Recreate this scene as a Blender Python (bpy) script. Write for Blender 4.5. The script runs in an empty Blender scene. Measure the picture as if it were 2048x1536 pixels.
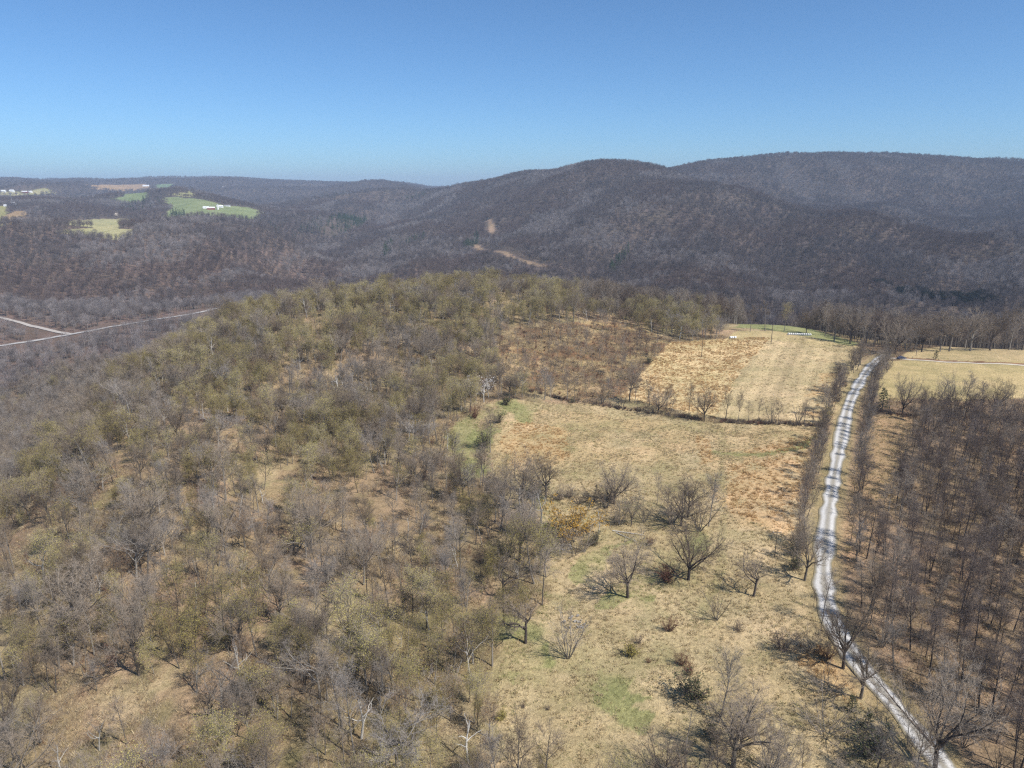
import bpy, math, random
import numpy as np
from mathutils import Vector, Matrix

# ------------------------------------------------------------------ camera, sky, sun, exposure
scene = bpy.context.scene
C = scene.collection
PITCH = math.radians(15.5)
FPX = 1421.0                      # focal length in pixels of the 2048 wide photograph
CAMZ = 100.0
cam_d = bpy.data.cameras.new("camera")
cam_d.sensor_width = 36.0
cam_d.lens = FPX / 2048.0 * 36.0
cam_d.clip_start = 0.5
cam_d.clip_end = 60000.0
cam = bpy.data.objects.new("camera", cam_d)
cam.location = (0, 0, CAMZ)
cam.rotation_euler = (math.pi / 2 - PITCH, 0, 0)
C.objects.link(cam)
scene.camera = cam

SUN_ELEV = math.radians(50)
SUN_DIR = Vector((0.82 * math.cos(SUN_ELEV), -0.57 * math.cos(SUN_ELEV), math.sin(SUN_ELEV))).normalized()  # towards the sun
world = bpy.data.worlds.new("World")
scene.world = world
world.use_nodes = True
wn = world.node_tree
wn.nodes.clear()
wo = wn.nodes.new("ShaderNodeOutputWorld")
bg = wn.nodes.new("ShaderNodeBackground")
sky = wn.nodes.new("ShaderNodeTexSky")
sky.sky_type = 'NISHITA'
sky.sun_disc = False
sky.sun_elevation = SUN_ELEV
sky.sun_rotation = math.atan2(SUN_DIR.x, SUN_DIR.y)
sky.altitude = 0
sky.air_density = 0.7
sky.dust_density = 0.6
sky.ozone_density = 8.0
bg.inputs["Strength"].default_value = 0.112
tint = wn.nodes.new("ShaderNodeMix")
tint.data_type = 'RGBA'
tint.blend_type = 'MULTIPLY'
tint.inputs[0].default_value = 1.0
tint.inputs[7].default_value = (0.88, 1.04, 1.05, 1)
wn.links.new(sky.outputs[0], tint.inputs[6])
wn.links.new(tint.outputs[2], bg.inputs[0])
wn.links.new(bg.outputs[0], wo.inputs[0])

sun_d = bpy.data.lights.new("sun", 'SUN')
sun_d.energy = 5.0
sun_d.angle = math.radians(0.5)
sun_d.color = (1.0, 0.95, 0.88)
sun = bpy.data.objects.new("sun", sun_d)
sun.rotation_euler = SUN_DIR.to_track_quat('Z', 'Y').to_euler()
sun.location = (200, -200, 400)
C.objects.link(sun)

scene.view_settings.view_transform = 'Standard'
scene.view_settings.look = 'None'
scene.view_settings.exposure = 0.30
scene.view_settings.gamma = 1.0
cy = scene.cycles
cy.max_bounces = 4
cy.diffuse_bounces = 2
cy.glossy_bounces = 1
cy.transmission_bounces = 2
cy.transparent_max_bounces = 4
cy.volume_bounces = 0
cy.use_denoising = False
cy.use_adaptive_sampling = True
cy.adaptive_threshold = 0.02
cy.pixel_filter_type = 'BLACKMAN_HARRIS'
cy.filter_width = 1.3

rng = np.random.default_rng(7)
random.seed(7)

# ------------------------------------------------------------------ pixel rays and terrain height
CP, SP = math.cos(PITCH), math.sin(PITCH)


def ray(px, py):
    x = (np.asarray(px, float) - 1024) / FPX
    y = (np.asarray(py, float) - 768) / FPX
    return x, CP - SP * y, -SP - CP * y


def on_ray(px, py, Y):
    rx, ry, rz = ray(px, py)
    t = Y / ry
    return (rx * t, Y, CAMZ + rz * t)


def project(X, Y, Z):
    dz = Z - CAMZ
    depth = Y * CP - dz * SP
    return 1024 + FPX * X / depth, 768 - FPX * (Y * SP + dz * CP) / depth, depth


ctrl = []
for (x, y, z) in [  # plateau, measured below the camera
    (-80, 50, -95), (0, 50, -91), (60, 50, -91), (130, 50, -93), (-70, 95, -93), (0, 95, -90.5), (55, 95, -90), (110, 100, -92),
    (-30, 150, -90), (30, 160, -89.5), (80, 180, -89), (140, 170, -92), (-60, 180, -90), (-110, 150, -93), (-138, 195, -91), (-158, 265, -90), (-176, 330, -90),
    (-30, 230, -87.5), (40, 240, -89), (110, 240, -88.5), (190, 250, -92), (-100, 270, -88), (-160, 290, -91),
    (-184, 395, -90), (-176, 460, -86), (-110, 460, -75), (-45, 520, -74), (30, 520, -79), (-60, 380, -77), (20, 360, -84),
    (100, 360, -88), (170, 430, -88), (210, 400, -89), (300, 390, -90), (120, 470, -88), (80, 500, -85), (190, 480, -92),
    (-195, 200, -122), (-270, 200, -152), (-205, 265, -120), (-222, 310, -122), (-240, 380, -125), (-300, 300, -155), (-400, 380, -172), (-330, 430, -164), (-270, 370, -146),
    (-240, 450, -120), (-300, 520, -150), (-230, 560, -132), (-170, 620, -130), (-40, 680, -112), (40, 700, -112), (160, 620, -118), (280, 560, -122), (430, 480, -118),
    (450, 340, -98), (330, 200, -94), (220, 90, -94), (0, 850, -148), (-120, 900, -160), (200, 760, -145), (380, 700, -150),
    (-560, 620, -172), (-175, 80, -120), (-175, 140, -116), (-300, 90, -155),
]:
    ctrl.append((x, y, CAMZ + z))
for (px, py, Y) in [
    (0, 882, 450), (0, 785, 590), (200, 823, 500), (200, 760, 610), (0, 690, 760), (0, 725, 680), (300, 735, 620), (300, 690, 700), (400, 703, 660), (210, 657, 790), (300, 641, 830), (400, 626, 870), (480, 612, 920),
    (1100, 545, 1100), (1700, 600, 900), (2048, 605, 850), (2400, 600, 800), (1400, 560, 1050), (1500, 500, 1320), (1200, 480, 1450), (1000, 500, 1400), (1200, 427, 1780),
    (1200, 380, 2150), (1190, 327, 2650), (1800, 500, 1250), (2048, 530, 1080), (1600, 440, 1650),
    (1060, 346, 3100), (1000, 357, 3300), (940, 368, 3700), (950, 400, 2800), (1000, 430, 2200), (900, 450, 2200), (800, 480, 1950), (700, 462, 2300), (640, 500, 1700), (560, 545, 1350), (750, 540, 1350),
    (850, 520, 1500), (900, 540, 1250),
    (1310, 335, 2550), (1500, 382, 2100), (1750, 432, 1700), (2048, 482, 1350), (2400, 530, 1150),
    (1500, 366, 2900), (1750, 412, 2300), (1900, 400, 2600), (2048, 462, 1950), (2048, 430, 2250), (1400, 330, 3300), (1620, 311, 3500), (1850, 315, 3500), (2048, 332, 3200), (2400, 350, 3100),
    (1700, 360, 2900), (2048, 380, 2700),
    (0, 600, 950), (0, 500, 1250), (0, 452, 1450), (250, 600, 1000), (250, 520, 1200), (250, 458, 1500), (-300, 600, 900), (-300, 450, 1400), (190, 441, 1650), (60, 444, 1600), (600, 600, 980),
    (100, 425, 2300), (100, 402, 2800), (20, 411, 2500), (-200, 405, 2500), (240, 423, 2500), (450, 500, 1350), (450, 450, 1850), (600, 480, 1700), (330, 450, 1800),
    (430, 428, 2400), (430, 404, 2800), (360, 394, 3100), (530, 428, 2550), (650, 430, 2600), (700, 410, 3200), (620, 390, 4200), (780, 400, 4000), (850, 385, 5500),
    (258, 390, 3600), (250, 402, 3200), (380, 384, 4600), (60, 383, 4600), (0, 390, 3900), (200, 380, 5200), (500, 385, 4300),
    (-300, 368, 6500), (0, 368, 6500), (200, 370, 6800), (350, 365, 7500), (500, 372, 7500), (600, 377, 8000), (700, 373, 8000), (800, 377, 9000), (880, 379, 9000), (1300, 376, 9000), (2000, 376, 9000),
]:
    ctrl.append(on_ray(px, py, Y))
for (px, Y, z) in [(100, 2000, -125), (250, 1950, -140), (400, 2120, -145), (560, 2050, -165), (330, 3600, -105), (150, 3300, -115), (500, 3300, -125), (600, 3300, -120), (760, 3100, -110), (1500, 2450, -75), (1620, 2250, -90), (1750, 1980, -122), (1900, 1800, -140), (2048, 1600, -155), (1400, 2800, -10), (1200, 3300, 20), (1000, 4500, -40), (700, 2900, -105),
                   (300, 12000, -90), (900, 13000, -120), (1500, 12000, -90), (1700, 4500, 60), (2000, 5500, 0), (2400, 4500, 20), (900, 5500, -90), (300, 2700, -95), (450, 3500, -85), (-300, 12000, -90)]:
    ctrl.append(((px - 1024) / FPX * Y * 1.03, Y, CAMZ + z))
ctrl = np.array(ctrl, float)


def warp(X, Y):
    return np.stack([X / Y * 1.3, np.log(Y)], -1)


def tps_k(r2):
    return 0.5 * r2 * np.log(r2 + 1e-12)


_c = warp(ctrl[:, 0], ctrl[:, 1])
_n = len(_c)
_K = tps_k(((_c[:, None] - _c[None]) ** 2).sum(-1)) + np.eye(_n) * 2e-4
_P = np.concatenate([np.ones((_n, 1)), _c], 1)
_A = np.block([[_K, _P], [_P.T, np.zeros((3, 3))]])
_w = np.linalg.solve(_A, np.concatenate([ctrl[:, 2], np.zeros(3)]))


def _hash(ix, iy, seed):
    h = (ix.astype(np.int64) * 374761393 + iy.astype(np.int64) * 668265263 + seed * 974711) & 0xFFFFFFFF
    h = ((h ^ (h >> 13)) * 1274126177) & 0xFFFFFFFF
    return ((h ^ (h >> 16)) & 0xFFFF) / 65535.0


def vnoise(x, y, seed=0):
    ix, iy = np.floor(x), np.floor(y)
    fx, fy = x - ix, y - iy
    fx = fx * fx * (3 - 2 * fx); fy = fy * fy * (3 - 2 * fy)
    a = _hash(ix, iy, seed); b = _hash(ix + 1, iy, seed); c = _hash(ix, iy + 1, seed); d = _hash(ix + 1, iy + 1, seed)
    return (a * (1 - fx) + b * fx) * (1 - fy) + (c * (1 - fx) + d * fx) * fy


def fbm(x, y, oct=4, seed=0):
    s = 0; a = 0.5; t = 0
    for k in range(oct):
        s = s + a * vnoise(x * 2 ** k + 17 * k, y * 2 ** k - 9 * k, seed + k); t += a; a *= 0.5
    return s / t


def sstep(a, b, x):
    t = np.clip((x - a) / (b - a), 0, 1)
    return t * t * (3 - 2 * t)


RAVINES = []     # (world path, half width, depth), cut below


def height(X, Y):
    X = np.asarray(X, float); Y = np.asarray(Y, float)
    shp = X.shape
    X = X.ravel(); Y = np.maximum(Y.ravel(), 30.0)
    q = warp(X, Y)
    out = np.empty(len(X))
    for i in range(0, len(X), 50000):
        s = slice(i, i + 50000)
        r2 = ((q[s, None] - _c[None]) ** 2).sum(-1)
        out[s] = tps_k(r2) @ _w[:_n] + _w[_n] + q[s] @ _w[_n + 1:]
    far = sstep(600, 1500, Y)
    wx = X + 120 * fbm(X / 500, Y / 500, 2, 31); wy = Y + 120 * fbm(X / 500, Y / 500, 2, 57)
    ridg = 1 - np.abs(2 * fbm(wx / 420, wy / 900, 3, 5) - 1)
    out = out + far * (ridg - 0.78) * (22 + 12 * sstep(3000, 6000, Y))
    out = out + far * (fbm(X / 220, Y / 220, 2, 9) - 0.5) * 9
    west = sstep(-0.07, -0.16, X / Y) * sstep(2300, 3600, Y)      # rolling plateau of overlapping ridges in the west
    out = out + west * ((1 - np.abs(2 * fbm(X / 1500 + 3, Y / 1300, 2, 21) - 1)) - 0.68) * 150
    for path, wd, dp in RAVINES:
        m = Y > 900
        if m.any():
            out[m] -= dp * np.exp(-(seg_dist(X[m], Y[m], path) / wd) ** 2)
    out = out + (fbm(X / 26, Y / 26, 3, 3) - 0.5) * 1.6 + (fbm(X / 5, Y / 5, 2, 4) - 0.5) * 0.35
    return out.reshape(shp)


def ground_hit(px, py, tmax=14000):
    """where the viewing ray through a pixel meets the terrain"""
    px = np.atleast_1d(np.asarray(px, float)); py = np.atleast_1d(np.asarray(py, float))
    rx, ry, rz = ray(px, py)
    Ys = np.exp(np.linspace(math.log(50), math.log(tmax), 700))
    res = np.zeros((len(px), 3))
    for i in range(len(px)):
        t = Ys / ry[i]
        zz = CAMZ + rz[i] * t
        below = zz < height(rx[i] * t, Ys)
        k = int(np.argmax(below)) if below.any() else len(Ys) - 1
        a, b = Ys[max(k - 1, 0)], Ys[k]
        Yf = np.linspace(a, b, 24); tf = Yf / ry[i]
        bl = (CAMZ + rz[i] * tf) < height(rx[i] * tf, Yf)
        kk = int(np.argmax(bl)) if bl.any() else 23
        Y = Yf[kk]; X = rx[i] * tf[kk]
        res[i] = (X, Y, float(height(np.array([X]), np.array([Y]))[0]))
    return res


def G(px, py):
    return ground_hit(px, py)[0]


def poly_world(pts):
    p = np.array(pts, float)
    return ground_hit(p[:, 0], p[:, 1])[:, :2]


def in_poly(X, Y, poly):
    ins = np.zeros(X.shape, bool)
    n = len(poly)
    j = n - 1
    for i in range(n):
        xi, yi = poly[i]; xj, yj = poly[j]
        if yi != yj:
            c = ((yi > Y) != (yj > Y)) & (X < (xj - xi) * (Y - yi) / (yj - yi) + xi)
            ins ^= c
        j = i
    return ins


def seg_dist(X, Y, path):
    d = np.full(X.shape, 1e9)
    for (x0, y0), (x1, y1) in zip(path[:-1], path[1:]):
        dx, dy = x1 - x0, y1 - y0
        t = np.clip(((X - x0) * dx + (Y - y0) * dy) / (dx * dx + dy * dy + 1e-9), 0, 1)
        d = np.minimum(d, np.hypot(X - x0 - t * dx, Y - y0 - t * dy))
    return d


# ------------------------------------------------------------------ zones (world polygons)
_rv = [(poly_world(p), w, d) for p, w, d in [
    ([(1010, 440), (965, 474), (925, 500), (870, 535), (800, 560)], 75, 26), ([(930, 440), (850, 470), (790, 492), (765, 518), (720, 560)], 70, 22),
    ([(800, 440), (720, 455), (670, 478), (640, 515), (600, 560)], 90, 26), ([(1330, 440), (1290, 470), (1250, 500), (1215, 550)], 70, 28),
    ([(1480, 410), (1530, 450), (1570, 500), (1600, 570)], 70, 22), ([(1150, 370), (1120, 420), (1090, 470), (1040, 540)], 90, 18),
    ([(1750, 470), (1790, 520), (1820, 580)], 60, 24), ([(1950, 510), (1960, 560), (1985, 600)], 50, 20), ([(1060, 365), (1000, 400), (930, 425)], 110, 24),
    ([(1800, 345), (1790, 375), (1760, 400)], 120, 30), ([(1560, 330), (1590, 355), (1640, 385)], 120, 26), ([(1960, 345), (1930, 390), (1900, 425)], 110, 28),
    ([(60, 470), (90, 520), (120, 590)], 70, 18), ([(300, 480), (340, 530), (380, 590)], 70, 18), ([(480, 455), (520, 490), (560, 540)], 80, 22)]]
RAVINES += _rv

ROAD_PX = [(1850, 706), (1800, 708), (1772, 710), (1748, 724), (1724, 756), (1703, 795), (1692, 830), (1684, 870), (1672, 930), (1662, 990), (1655, 1040), (1650, 1090), (1646, 1140),
           (1650, 1190), (1662, 1240), (1690, 1290), (1722, 1335), (1760, 1378), (1800, 1424), (1840, 1474), (1880, 1525), (1920, 1580), (1960, 1640)]
road_path = poly_world(ROAD_PX[2:])
drive_path = poly_world([(1772, 716), (1810, 719), (1860, 722), (1950, 727), (2048, 732), (2150, 738)])
valley_road = poly_world([(-60, 700), (0, 692), (60, 683), (140, 670), (210, 657), (280, 645), (340, 635), (400, 626), (440, 616)])
valley_spur = poly_world([(140, 669), (100, 661), (60, 652), (20, 640), (-30, 628)])
cut_a = poly_world([(952, 490), (990, 503), (1020, 513), (1060, 526), (1090, 533)])
cut_b = poly_world([(978, 440), (983, 455), (986, 470)])

Z = {}
Z['lower'] = poly_world([(985, 835), (1010, 800), (1160, 806), (1400, 846), (1655, 853), (1640, 900), (1615, 1000), (1600, 1100), (1620, 1200), (1645, 1290), (1720, 1400), (1840, 1560),
                         (1000, 1560), (985, 1400), (1010, 1290), (1100, 1190), (1090, 1050), (1050, 990), (980, 960)])
Z['straw'] = poly_world([(1240, 795), (1280, 745), (1340, 685), (1440, 680), (1545, 672), (1480, 745), (1430, 838)])
Z['stubble'] = poly_world([(1430, 838), (1480, 745), (1545, 672), (1640, 678), (1728, 694), (1722, 730), (1690, 780), (1662, 846)])
Z['crest'] = poly_world([(1440, 684), (1480, 662), (1560, 663), (1640, 672), (1728, 696), (1640, 690), (1545, 680)])
Z['right'] = poly_world([(1752, 798), (1760, 745), (1775, 722), (1900, 724), (2200, 738), (2200, 800), (1900, 800)])
Z['rightback'] = poly_world([(1800, 716), (1810, 706), (2048, 700), (2200, 699), (2200, 736), (1960, 724)])
Z['strip'] = poly_world([(1735, 832), (1835, 832), (1800, 950), (1770, 1040), (1725, 1120), (1690, 1150), (1690, 1050), (1705, 930)])
Z['brush'] = poly_world([(985, 690), (1040, 655), (1240, 645), (1345, 680), (1290, 740), (1240, 795), (1160, 800), (1000, 765)])
Z['glade'] = poly_world([(880, 870), (990, 800), (1040, 800), (985, 840), (975, 960), (930, 960)])
Z['lawn'] = poly_world([(1470, 655), (1500, 640), (1560, 645), (1640, 664), (1730, 690), (1700, 692), (1560, 663)])
Z['warm'] = poly_world([(985, 850), (1100, 815), (1400, 850), (1650, 862), (1610, 1020), (1600, 1080), (1450, 1060), (1420, 960), (1200, 920), (1060, 950), (990, 955)])
orange = [poly_world(p) for p in [
    [(1000, 880), (1035, 842), (1130, 858), (1140, 915), (1060, 930), (1005, 930)], [(1480, 905), (1560, 882), (1640, 866), (1632, 896), (1520, 912)],
    [(1452, 930), (1560, 915), (1632, 900), (1615, 1000), (1600, 1070), (1460, 1030)], [(1390, 870), (1420, 880), (1425, 925), (1400, 930)],
    [(1630, 770), (1655, 745), (1700, 750), (1668, 838), (1600, 830)], [(1560, 1290), (1680, 1290), (1760, 1440), (1640, 1380)]]]
green = [poly_world(p) for p in [
    [(1200, 1210), (1250, 1150), (1330, 1160), (1290, 1230)], [(1220, 1350), (1290, 1340), (1310, 1430), (1240, 1440)], [(1080, 1000), (1105, 1000), (1115, 1130), (1085, 1130)],
    [(900, 870), (985, 850), (965, 950), (920, 950)], [(1000, 1180), (1100, 1200), (1130, 1330), (1010, 1330)], [(1000, 805), (1080, 812), (1060, 845), (1000, 850)],
    [(1150, 1120), (1230, 1080), (1210, 1150), (1160, 1180)], [(1350, 1080), (1430, 1070), (1430, 1110), (1340, 1120)]]]
FAR_FIELDS = [  # pixel outline, colour, label-free ground patches on the far farmland
    ([(100, 445), (190, 438), (272, 440), (268, 450), (235, 464), (190, 456), (130, 449)], (0.36, 0.34, 0.19)),
    ([(215, 391), (258, 387), (300, 392), (285, 399), (255, 402)], (0.19, 0.235, 0.12)),
    ([(322, 396), (352, 393), (395, 398), (450, 411), (500, 415), (530, 425), (500, 431), (440, 424), (400, 421), (330, 431), (355, 408)], (0.22, 0.26, 0.13)),
    ([(315, 382), (345, 381), (405, 384), (380, 388)], (0.30, 0.30, 0.15)),
    ([(165, 371), (200, 369), (290, 368), (310, 373), (200, 374)], (0.36, 0.25, 0.15)),
    ([(60, 381), (90, 377), (112, 381), (70, 385), (0, 386), (0, 383)], (0.33, 0.31, 0.17)),
    ([(310, 369), (350, 368), (340, 374), (315, 375)], (0.17, 0.24, 0.13)),
    ([(-40, 412), (18, 411), (10, 425), (5, 441), (-40, 441)], (0.28, 0.27, 0.12)),
    ([(0, 437), (35, 421), (62, 425), (50, 432), (22, 441)], (0.34, 0.24, 0.14)),
    ([(231, 416), (234, 416), (237, 426), (234, 427)], (0.6, 0.55, 0.48)),
]
far_fields = [(poly_world(p), c) for p, c in FAR_FIELDS]
# the near margins of those fields are open too
field_fronts = [poly_world([(x, y + d) for x, y in p]) for (p, c), d in zip(FAR_FIELDS, [18, 6, 9, 6, 5, 5, 4, 11, 12, 10])]


def wobble(X, Y, a=4.0, s=9.0):
    return X + (fbm(X / s, Y / s, 3, 71) - 0.5) * 2 * a, Y + (fbm(X / s, Y / s, 3, 83) - 0.5) * 2 * a


# ------------------------------------------------------------------ materials
def new_mat(name, rough=0.9, spec=0.1):
    m = bpy.data.materials.new(name)
    m.use_nodes = True
    nt = m.node_tree
    b = nt.nodes["Principled BSDF"]
    b.inputs["Roughness"].default_value = rough
    b.inputs["Specular IOR Level"].default_value = spec
    return m, nt, b


def N(nt, t, **kw):
    n = nt.nodes.new(t)
    for k, v in kw.items():
        setattr(n, k, v)
    return n


def ramp(nt, stops):
    r = N(nt, "ShaderNodeValToRGB")
    e = r.color_ramp.elements
    while len(e) < len(stops):
        e.new(0.5)
    for el, (p, c) in zip(e, stops):
        el.position = p; el.color = (*c, 1)
    return r


def noise(nt, vec, scale, detail=4, rough=0.6, dist=0.0):
    n = N(nt, "ShaderNodeTexNoise")
    n.inputs["Scale"].default_value = scale
    n.inputs["Detail"].default_value = detail
    n.inputs["Roughness"].default_value = rough
    n.inputs["Distortion"].default_value = dist
    nt.links.new(vec, n.inputs["Vector"])
    return n


def math_n(nt, op, a, b=None, clamp=False):
    n = N(nt, "ShaderNodeMath", operation=op, use_clamp=clamp)
    for i, v in enumerate((a, b)):
        if v is None:
            continue
        if isinstance(v, (int, float)):
            n.inputs[i].default_value = v
        else:
            nt.links.new(v, n.inputs[i])
    return n.outputs[0]


def mixc(nt, blend, fac, a, b):
    n = N(nt, "ShaderNodeMix", data_type='RGBA', blend_type=blend)
    for s, v in ((n.inputs[0], fac), (n.inputs[6], a), (n.inputs[7], b)):
        if isinstance(v, (int, float)):
            s.default_value = v
        elif isinstance(v, tuple):
            s.default_value = (*v, 1)
        else:
            nt.links.new(v, s)
    return n.outputs[2]


def varied(name, col_a, col_b, rough=0.9, scale=3.0, rand=0.5, spec=0.1):
    """two-tone procedural colour that also varies from one plant or thing to the next"""
    m, nt, b = new_mat(name, rough, spec)
    tc = N(nt, "ShaderNodeTexCoord")
    n = noise(nt, tc.outputs["Object"], scale, 4)
    oi = N(nt, "ShaderNodeObjectInfo")
    f = math_n(nt, 'ADD', math_n(nt, 'MULTIPLY', n.outputs["Fac"], 1 - rand), math_n(nt, 'MULTIPLY', oi.outputs["Random"], rand), True)
    r = ramp(nt, [(0.25, col_a), (0.75, col_b)])
    nt.links.new(f, r.inputs[0])
    nt.links.new(r.outputs[0], b.inputs["Base Color"])
    return m


MAT = {
    'bark': varied('grey_bark', (0.10, 0.085, 0.07), (0.26, 0.235, 0.20), scale=2.5),
    'bark_dark': varied('dark_bark', (0.05, 0.042, 0.038), (0.12, 0.10, 0.09), scale=2.5),
    'bark_mid': varied('lichen_grey_bark', (0.22, 0.20, 0.17), (0.42, 0.39, 0.345), scale=2.5),
    'bark_pale': varied('pale_lichen_bark', (0.36, 0.34, 0.30), (0.58, 0.56, 0.52), scale=2.0),
    'twig': varied('grey_brown_twigs', (0.165, 0.128, 0.095), (0.31, 0.255, 0.20), scale=0.3, rand=0.8),
    'twig_pale': varied('pale_twigs', (0.19, 0.165, 0.14), (0.30, 0.265, 0.235), scale=0.3, rand=0.6),
    'twig_red': varied('reddish_twigs', (0.15, 0.075, 0.05), (0.24, 0.13, 0.09), scale=0.3, rand=0.6),
    'twig_dark': varied('dark_twigs', (0.11, 0.083, 0.07), (0.19, 0.15, 0.125), scale=0.3, rand=0.7),
    'far_twig': varied('distant_wood_twigs', (0.082, 0.068, 0.064), (0.155, 0.126, 0.118), scale=0.2, rand=0.8),
    'far_twig_red': varied('distant_reddish_twigs', (0.09, 0.066, 0.058), (0.155, 0.115, 0.10), scale=0.2, rand=0.8),
    'far_twig_grey': varied('distant_grey_twigs', (0.155, 0.137, 0.132), (0.28, 0.245, 0.232), scale=0.2, rand=0.8),
    'bud_olive': varied('olive_buds', (0.31, 0.26, 0.075), (0.47, 0.41, 0.13), scale=0.4, rand=0.8),
    'bud_rust': varied('rusty_buds', (0.20, 0.10, 0.05), (0.28, 0.17, 0.07), scale=0.4, rand=0.6),
    'leaf_green': varied('fresh_green_leaves', (0.14, 0.17, 0.055), (0.24, 0.27, 0.10), scale=0.5),
    'leaf_dark': varied('dark_evergreen_needles', (0.03, 0.05, 0.024), (0.065, 0.095, 0.042), scale=0.5),
    'leaf_shrub': varied('dull_shrub_leaves', (0.06, 0.068, 0.035), (0.14, 0.145, 0.07), scale=0.8),
    'leaf_laurel': varied('blackish_laurel_leaves', (0.012, 0.016, 0.012), (0.03, 0.035, 0.025), scale=0.5),
    'leaf_gold': varied('golden_buds', (0.34, 0.20, 0.04), (0.50, 0.31, 0.07), scale=0.5, rand=0.2),
    'blossom': varied('white_blossom', (0.55, 0.52, 0.50), (0.80, 0.78, 0.76), scale=0.8),
    'wood_post': varied('weathered_post_wood', (0.10, 0.08, 0.06), (0.20, 0.17, 0.14)),
    'white_paint': varied('white_paint', (0.72, 0.72, 0.70), (0.82, 0.82, 0.80), 0.6),
    'wrap': varied('white_bale_wrap', (0.60, 0.60, 0.58), (0.80, 0.80, 0.79), 0.45),
    'roof_grey': varied('grey_roof', (0.22, 0.22, 0.23), (0.35, 0.35, 0.36), 0.7),
    'roof_white': varied('white_metal_roof', (0.75, 0.77, 0.8), (0.85, 0.87, 0.9), 0.4),
    'barn_red': varied('red_barn_boards', (0.22, 0.04, 0.03), (0.30, 0.07, 0.05), 0.8),
    'pane': varied('window_glass', (0.02, 0.025, 0.03), (0.05, 0.055, 0.06), 0.2),
    'car_paint': varied('blue_grey_car_paint', (0.05, 0.06, 0.10), (0.07, 0.08, 0.13), 0.3, spec=0.5),
    'rubber': varied('black_rubber', (0.015, 0.015, 0.015), (0.03, 0.03, 0.03), 0.8),
    'metal': varied('galvanised_metal', (0.25, 0.26, 0.27), (0.4, 0.41, 0.42), 0.5),
    'stone': varied('pale_rubble_stone', (0.20, 0.18, 0.155), (0.42, 0.39, 0.35)),
    'grass_straw': varied('straw_grass_blades', (0.36, 0.28, 0.16), (0.52, 0.42, 0.26), scale=0.5, rand=0.8),
    'grass_gold': varied('golden_grass_blades', (0.38, 0.24, 0.11), (0.56, 0.38, 0.19), scale=0.5, rand=0.8),
    'grass_green': varied('green_grass_blades', (0.20, 0.21, 0.08), (0.31, 0.31, 0.13), scale=0.5, rand=0.8),
}


def ground_material():
    m, nt, b = new_mat('ground_cover', 0.95, 0.05)
    tc = N(nt, "ShaderNodeTexCoord")
    v = tc.outputs["Object"]
    at = N(nt, "ShaderNodeAttribute", attribute_name="zone_colour")
    gr = N(nt, "ShaderNodeAttribute", attribute_name="grassy")
    n1 = noise(nt, v, 1.1, 5, 0.75, 0.6)         # tufts
    n2 = noise(nt, v, 0.12, 4, 0.6)              # patches of some metres
    n3 = noise(nt, v, 5.0, 3, 0.7)               # leaves and blades
    n4 = noise(nt, v, 0.018, 4, 0.6)
    a = ramp(nt, [(0.30, (0.56, 0.53, 0.50)), (0.52, (1.0, 1.0, 1.0)), (0.75, (1.36, 1.31, 1.22))])
    nt.links.new(n1.outputs[0], a.inputs[0])
    c = mixc(nt, 'MULTIPLY', 0.9, at.outputs["Color"], a.outputs[0])
    a2 = ramp(nt, [(0.3, (0.80, 0.82, 0.76)), (0.7, (1.2, 1.15, 1.12))])
    nt.links.new(n2.outputs[0], a2.inputs[0])
    c = mixc(nt, 'MULTIPLY', 1.0, c, a2.outputs[0])
    a3 = ramp(nt, [(0.3, (0.6, 0.6, 0.6)), (0.7, (1.35, 1.35, 1.35))])
    nt.links.new(n3.outputs[0], a3.inputs[0])
    c = mixc(nt, 'MULTIPLY', 0.8, c, a3.outputs[0])
    a4 = ramp(nt, [(0.3, (0.85, 0.88, 0.8)), (0.7, (1.12, 1.08, 1.1))])
    nt.links.new(n4.outputs[0], a4.inputs[0])
    c = mixc(nt, 'MULTIPLY', 1.0, c, a4.outputs[0])
    nt.links.new(c, b.inputs["Base Color"])
    bp = N(nt, "ShaderNodeBump")
    bp.inputs["Strength"].default_value = 1.0
    bp.inputs["Distance"].default_value = 0.35
    h = math_n(nt, 'ADD', n1.outputs[0], math_n(nt, 'MULTIPLY', n3.outputs[0], 0.3))
    nt.links.new(h, bp.inputs["Height"])
    nt.links.new(bp.outputs[0], b.inputs["Normal"])
    return m


def gravel_material(name, base, track, mid):
    m, nt, b = new_mat(name, 0.9, 0.1)
    tc = N(nt, "ShaderNodeTexCoord")
    ac = N(nt, "ShaderNodeAttribute", attribute_name="across")
    x = math_n(nt, 'ABSOLUTE', ac.outputs["Fac"])
    n = noise(nt, tc.outputs["Object"], 0.5, 6, 0.7)
    xn = math_n(nt, 'ADD', x, math_n(nt, 'MULTIPLY', math_n(nt, 'SUBTRACT', n.outputs[0], 0.5), 0.35))
    r = ramp(nt, [(0.0, tuple(0.6 * a + 0.4 * b for a, b in zip(base, mid))), (0.2, base), (0.42, track), (0.60, track), (0.76, base), (0.92, mid)])
    nt.links.new(xn, r.inputs[0])
    n2 = noise(nt, tc.outputs["Object"], 3.0, 4, 0.75)
    r2 = ramp(nt, [(0.3, (0.72, 0.72, 0.72)), (0.7, (1.2, 1.2, 1.2))])
    nt.links.new(n2.outputs[0], r2.inputs[0])
    nt.links.new(mixc(nt, 'MULTIPLY', 1.0, r.outputs[0], r2.outputs[0]), b.inputs["Base Color"])
    return m


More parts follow.
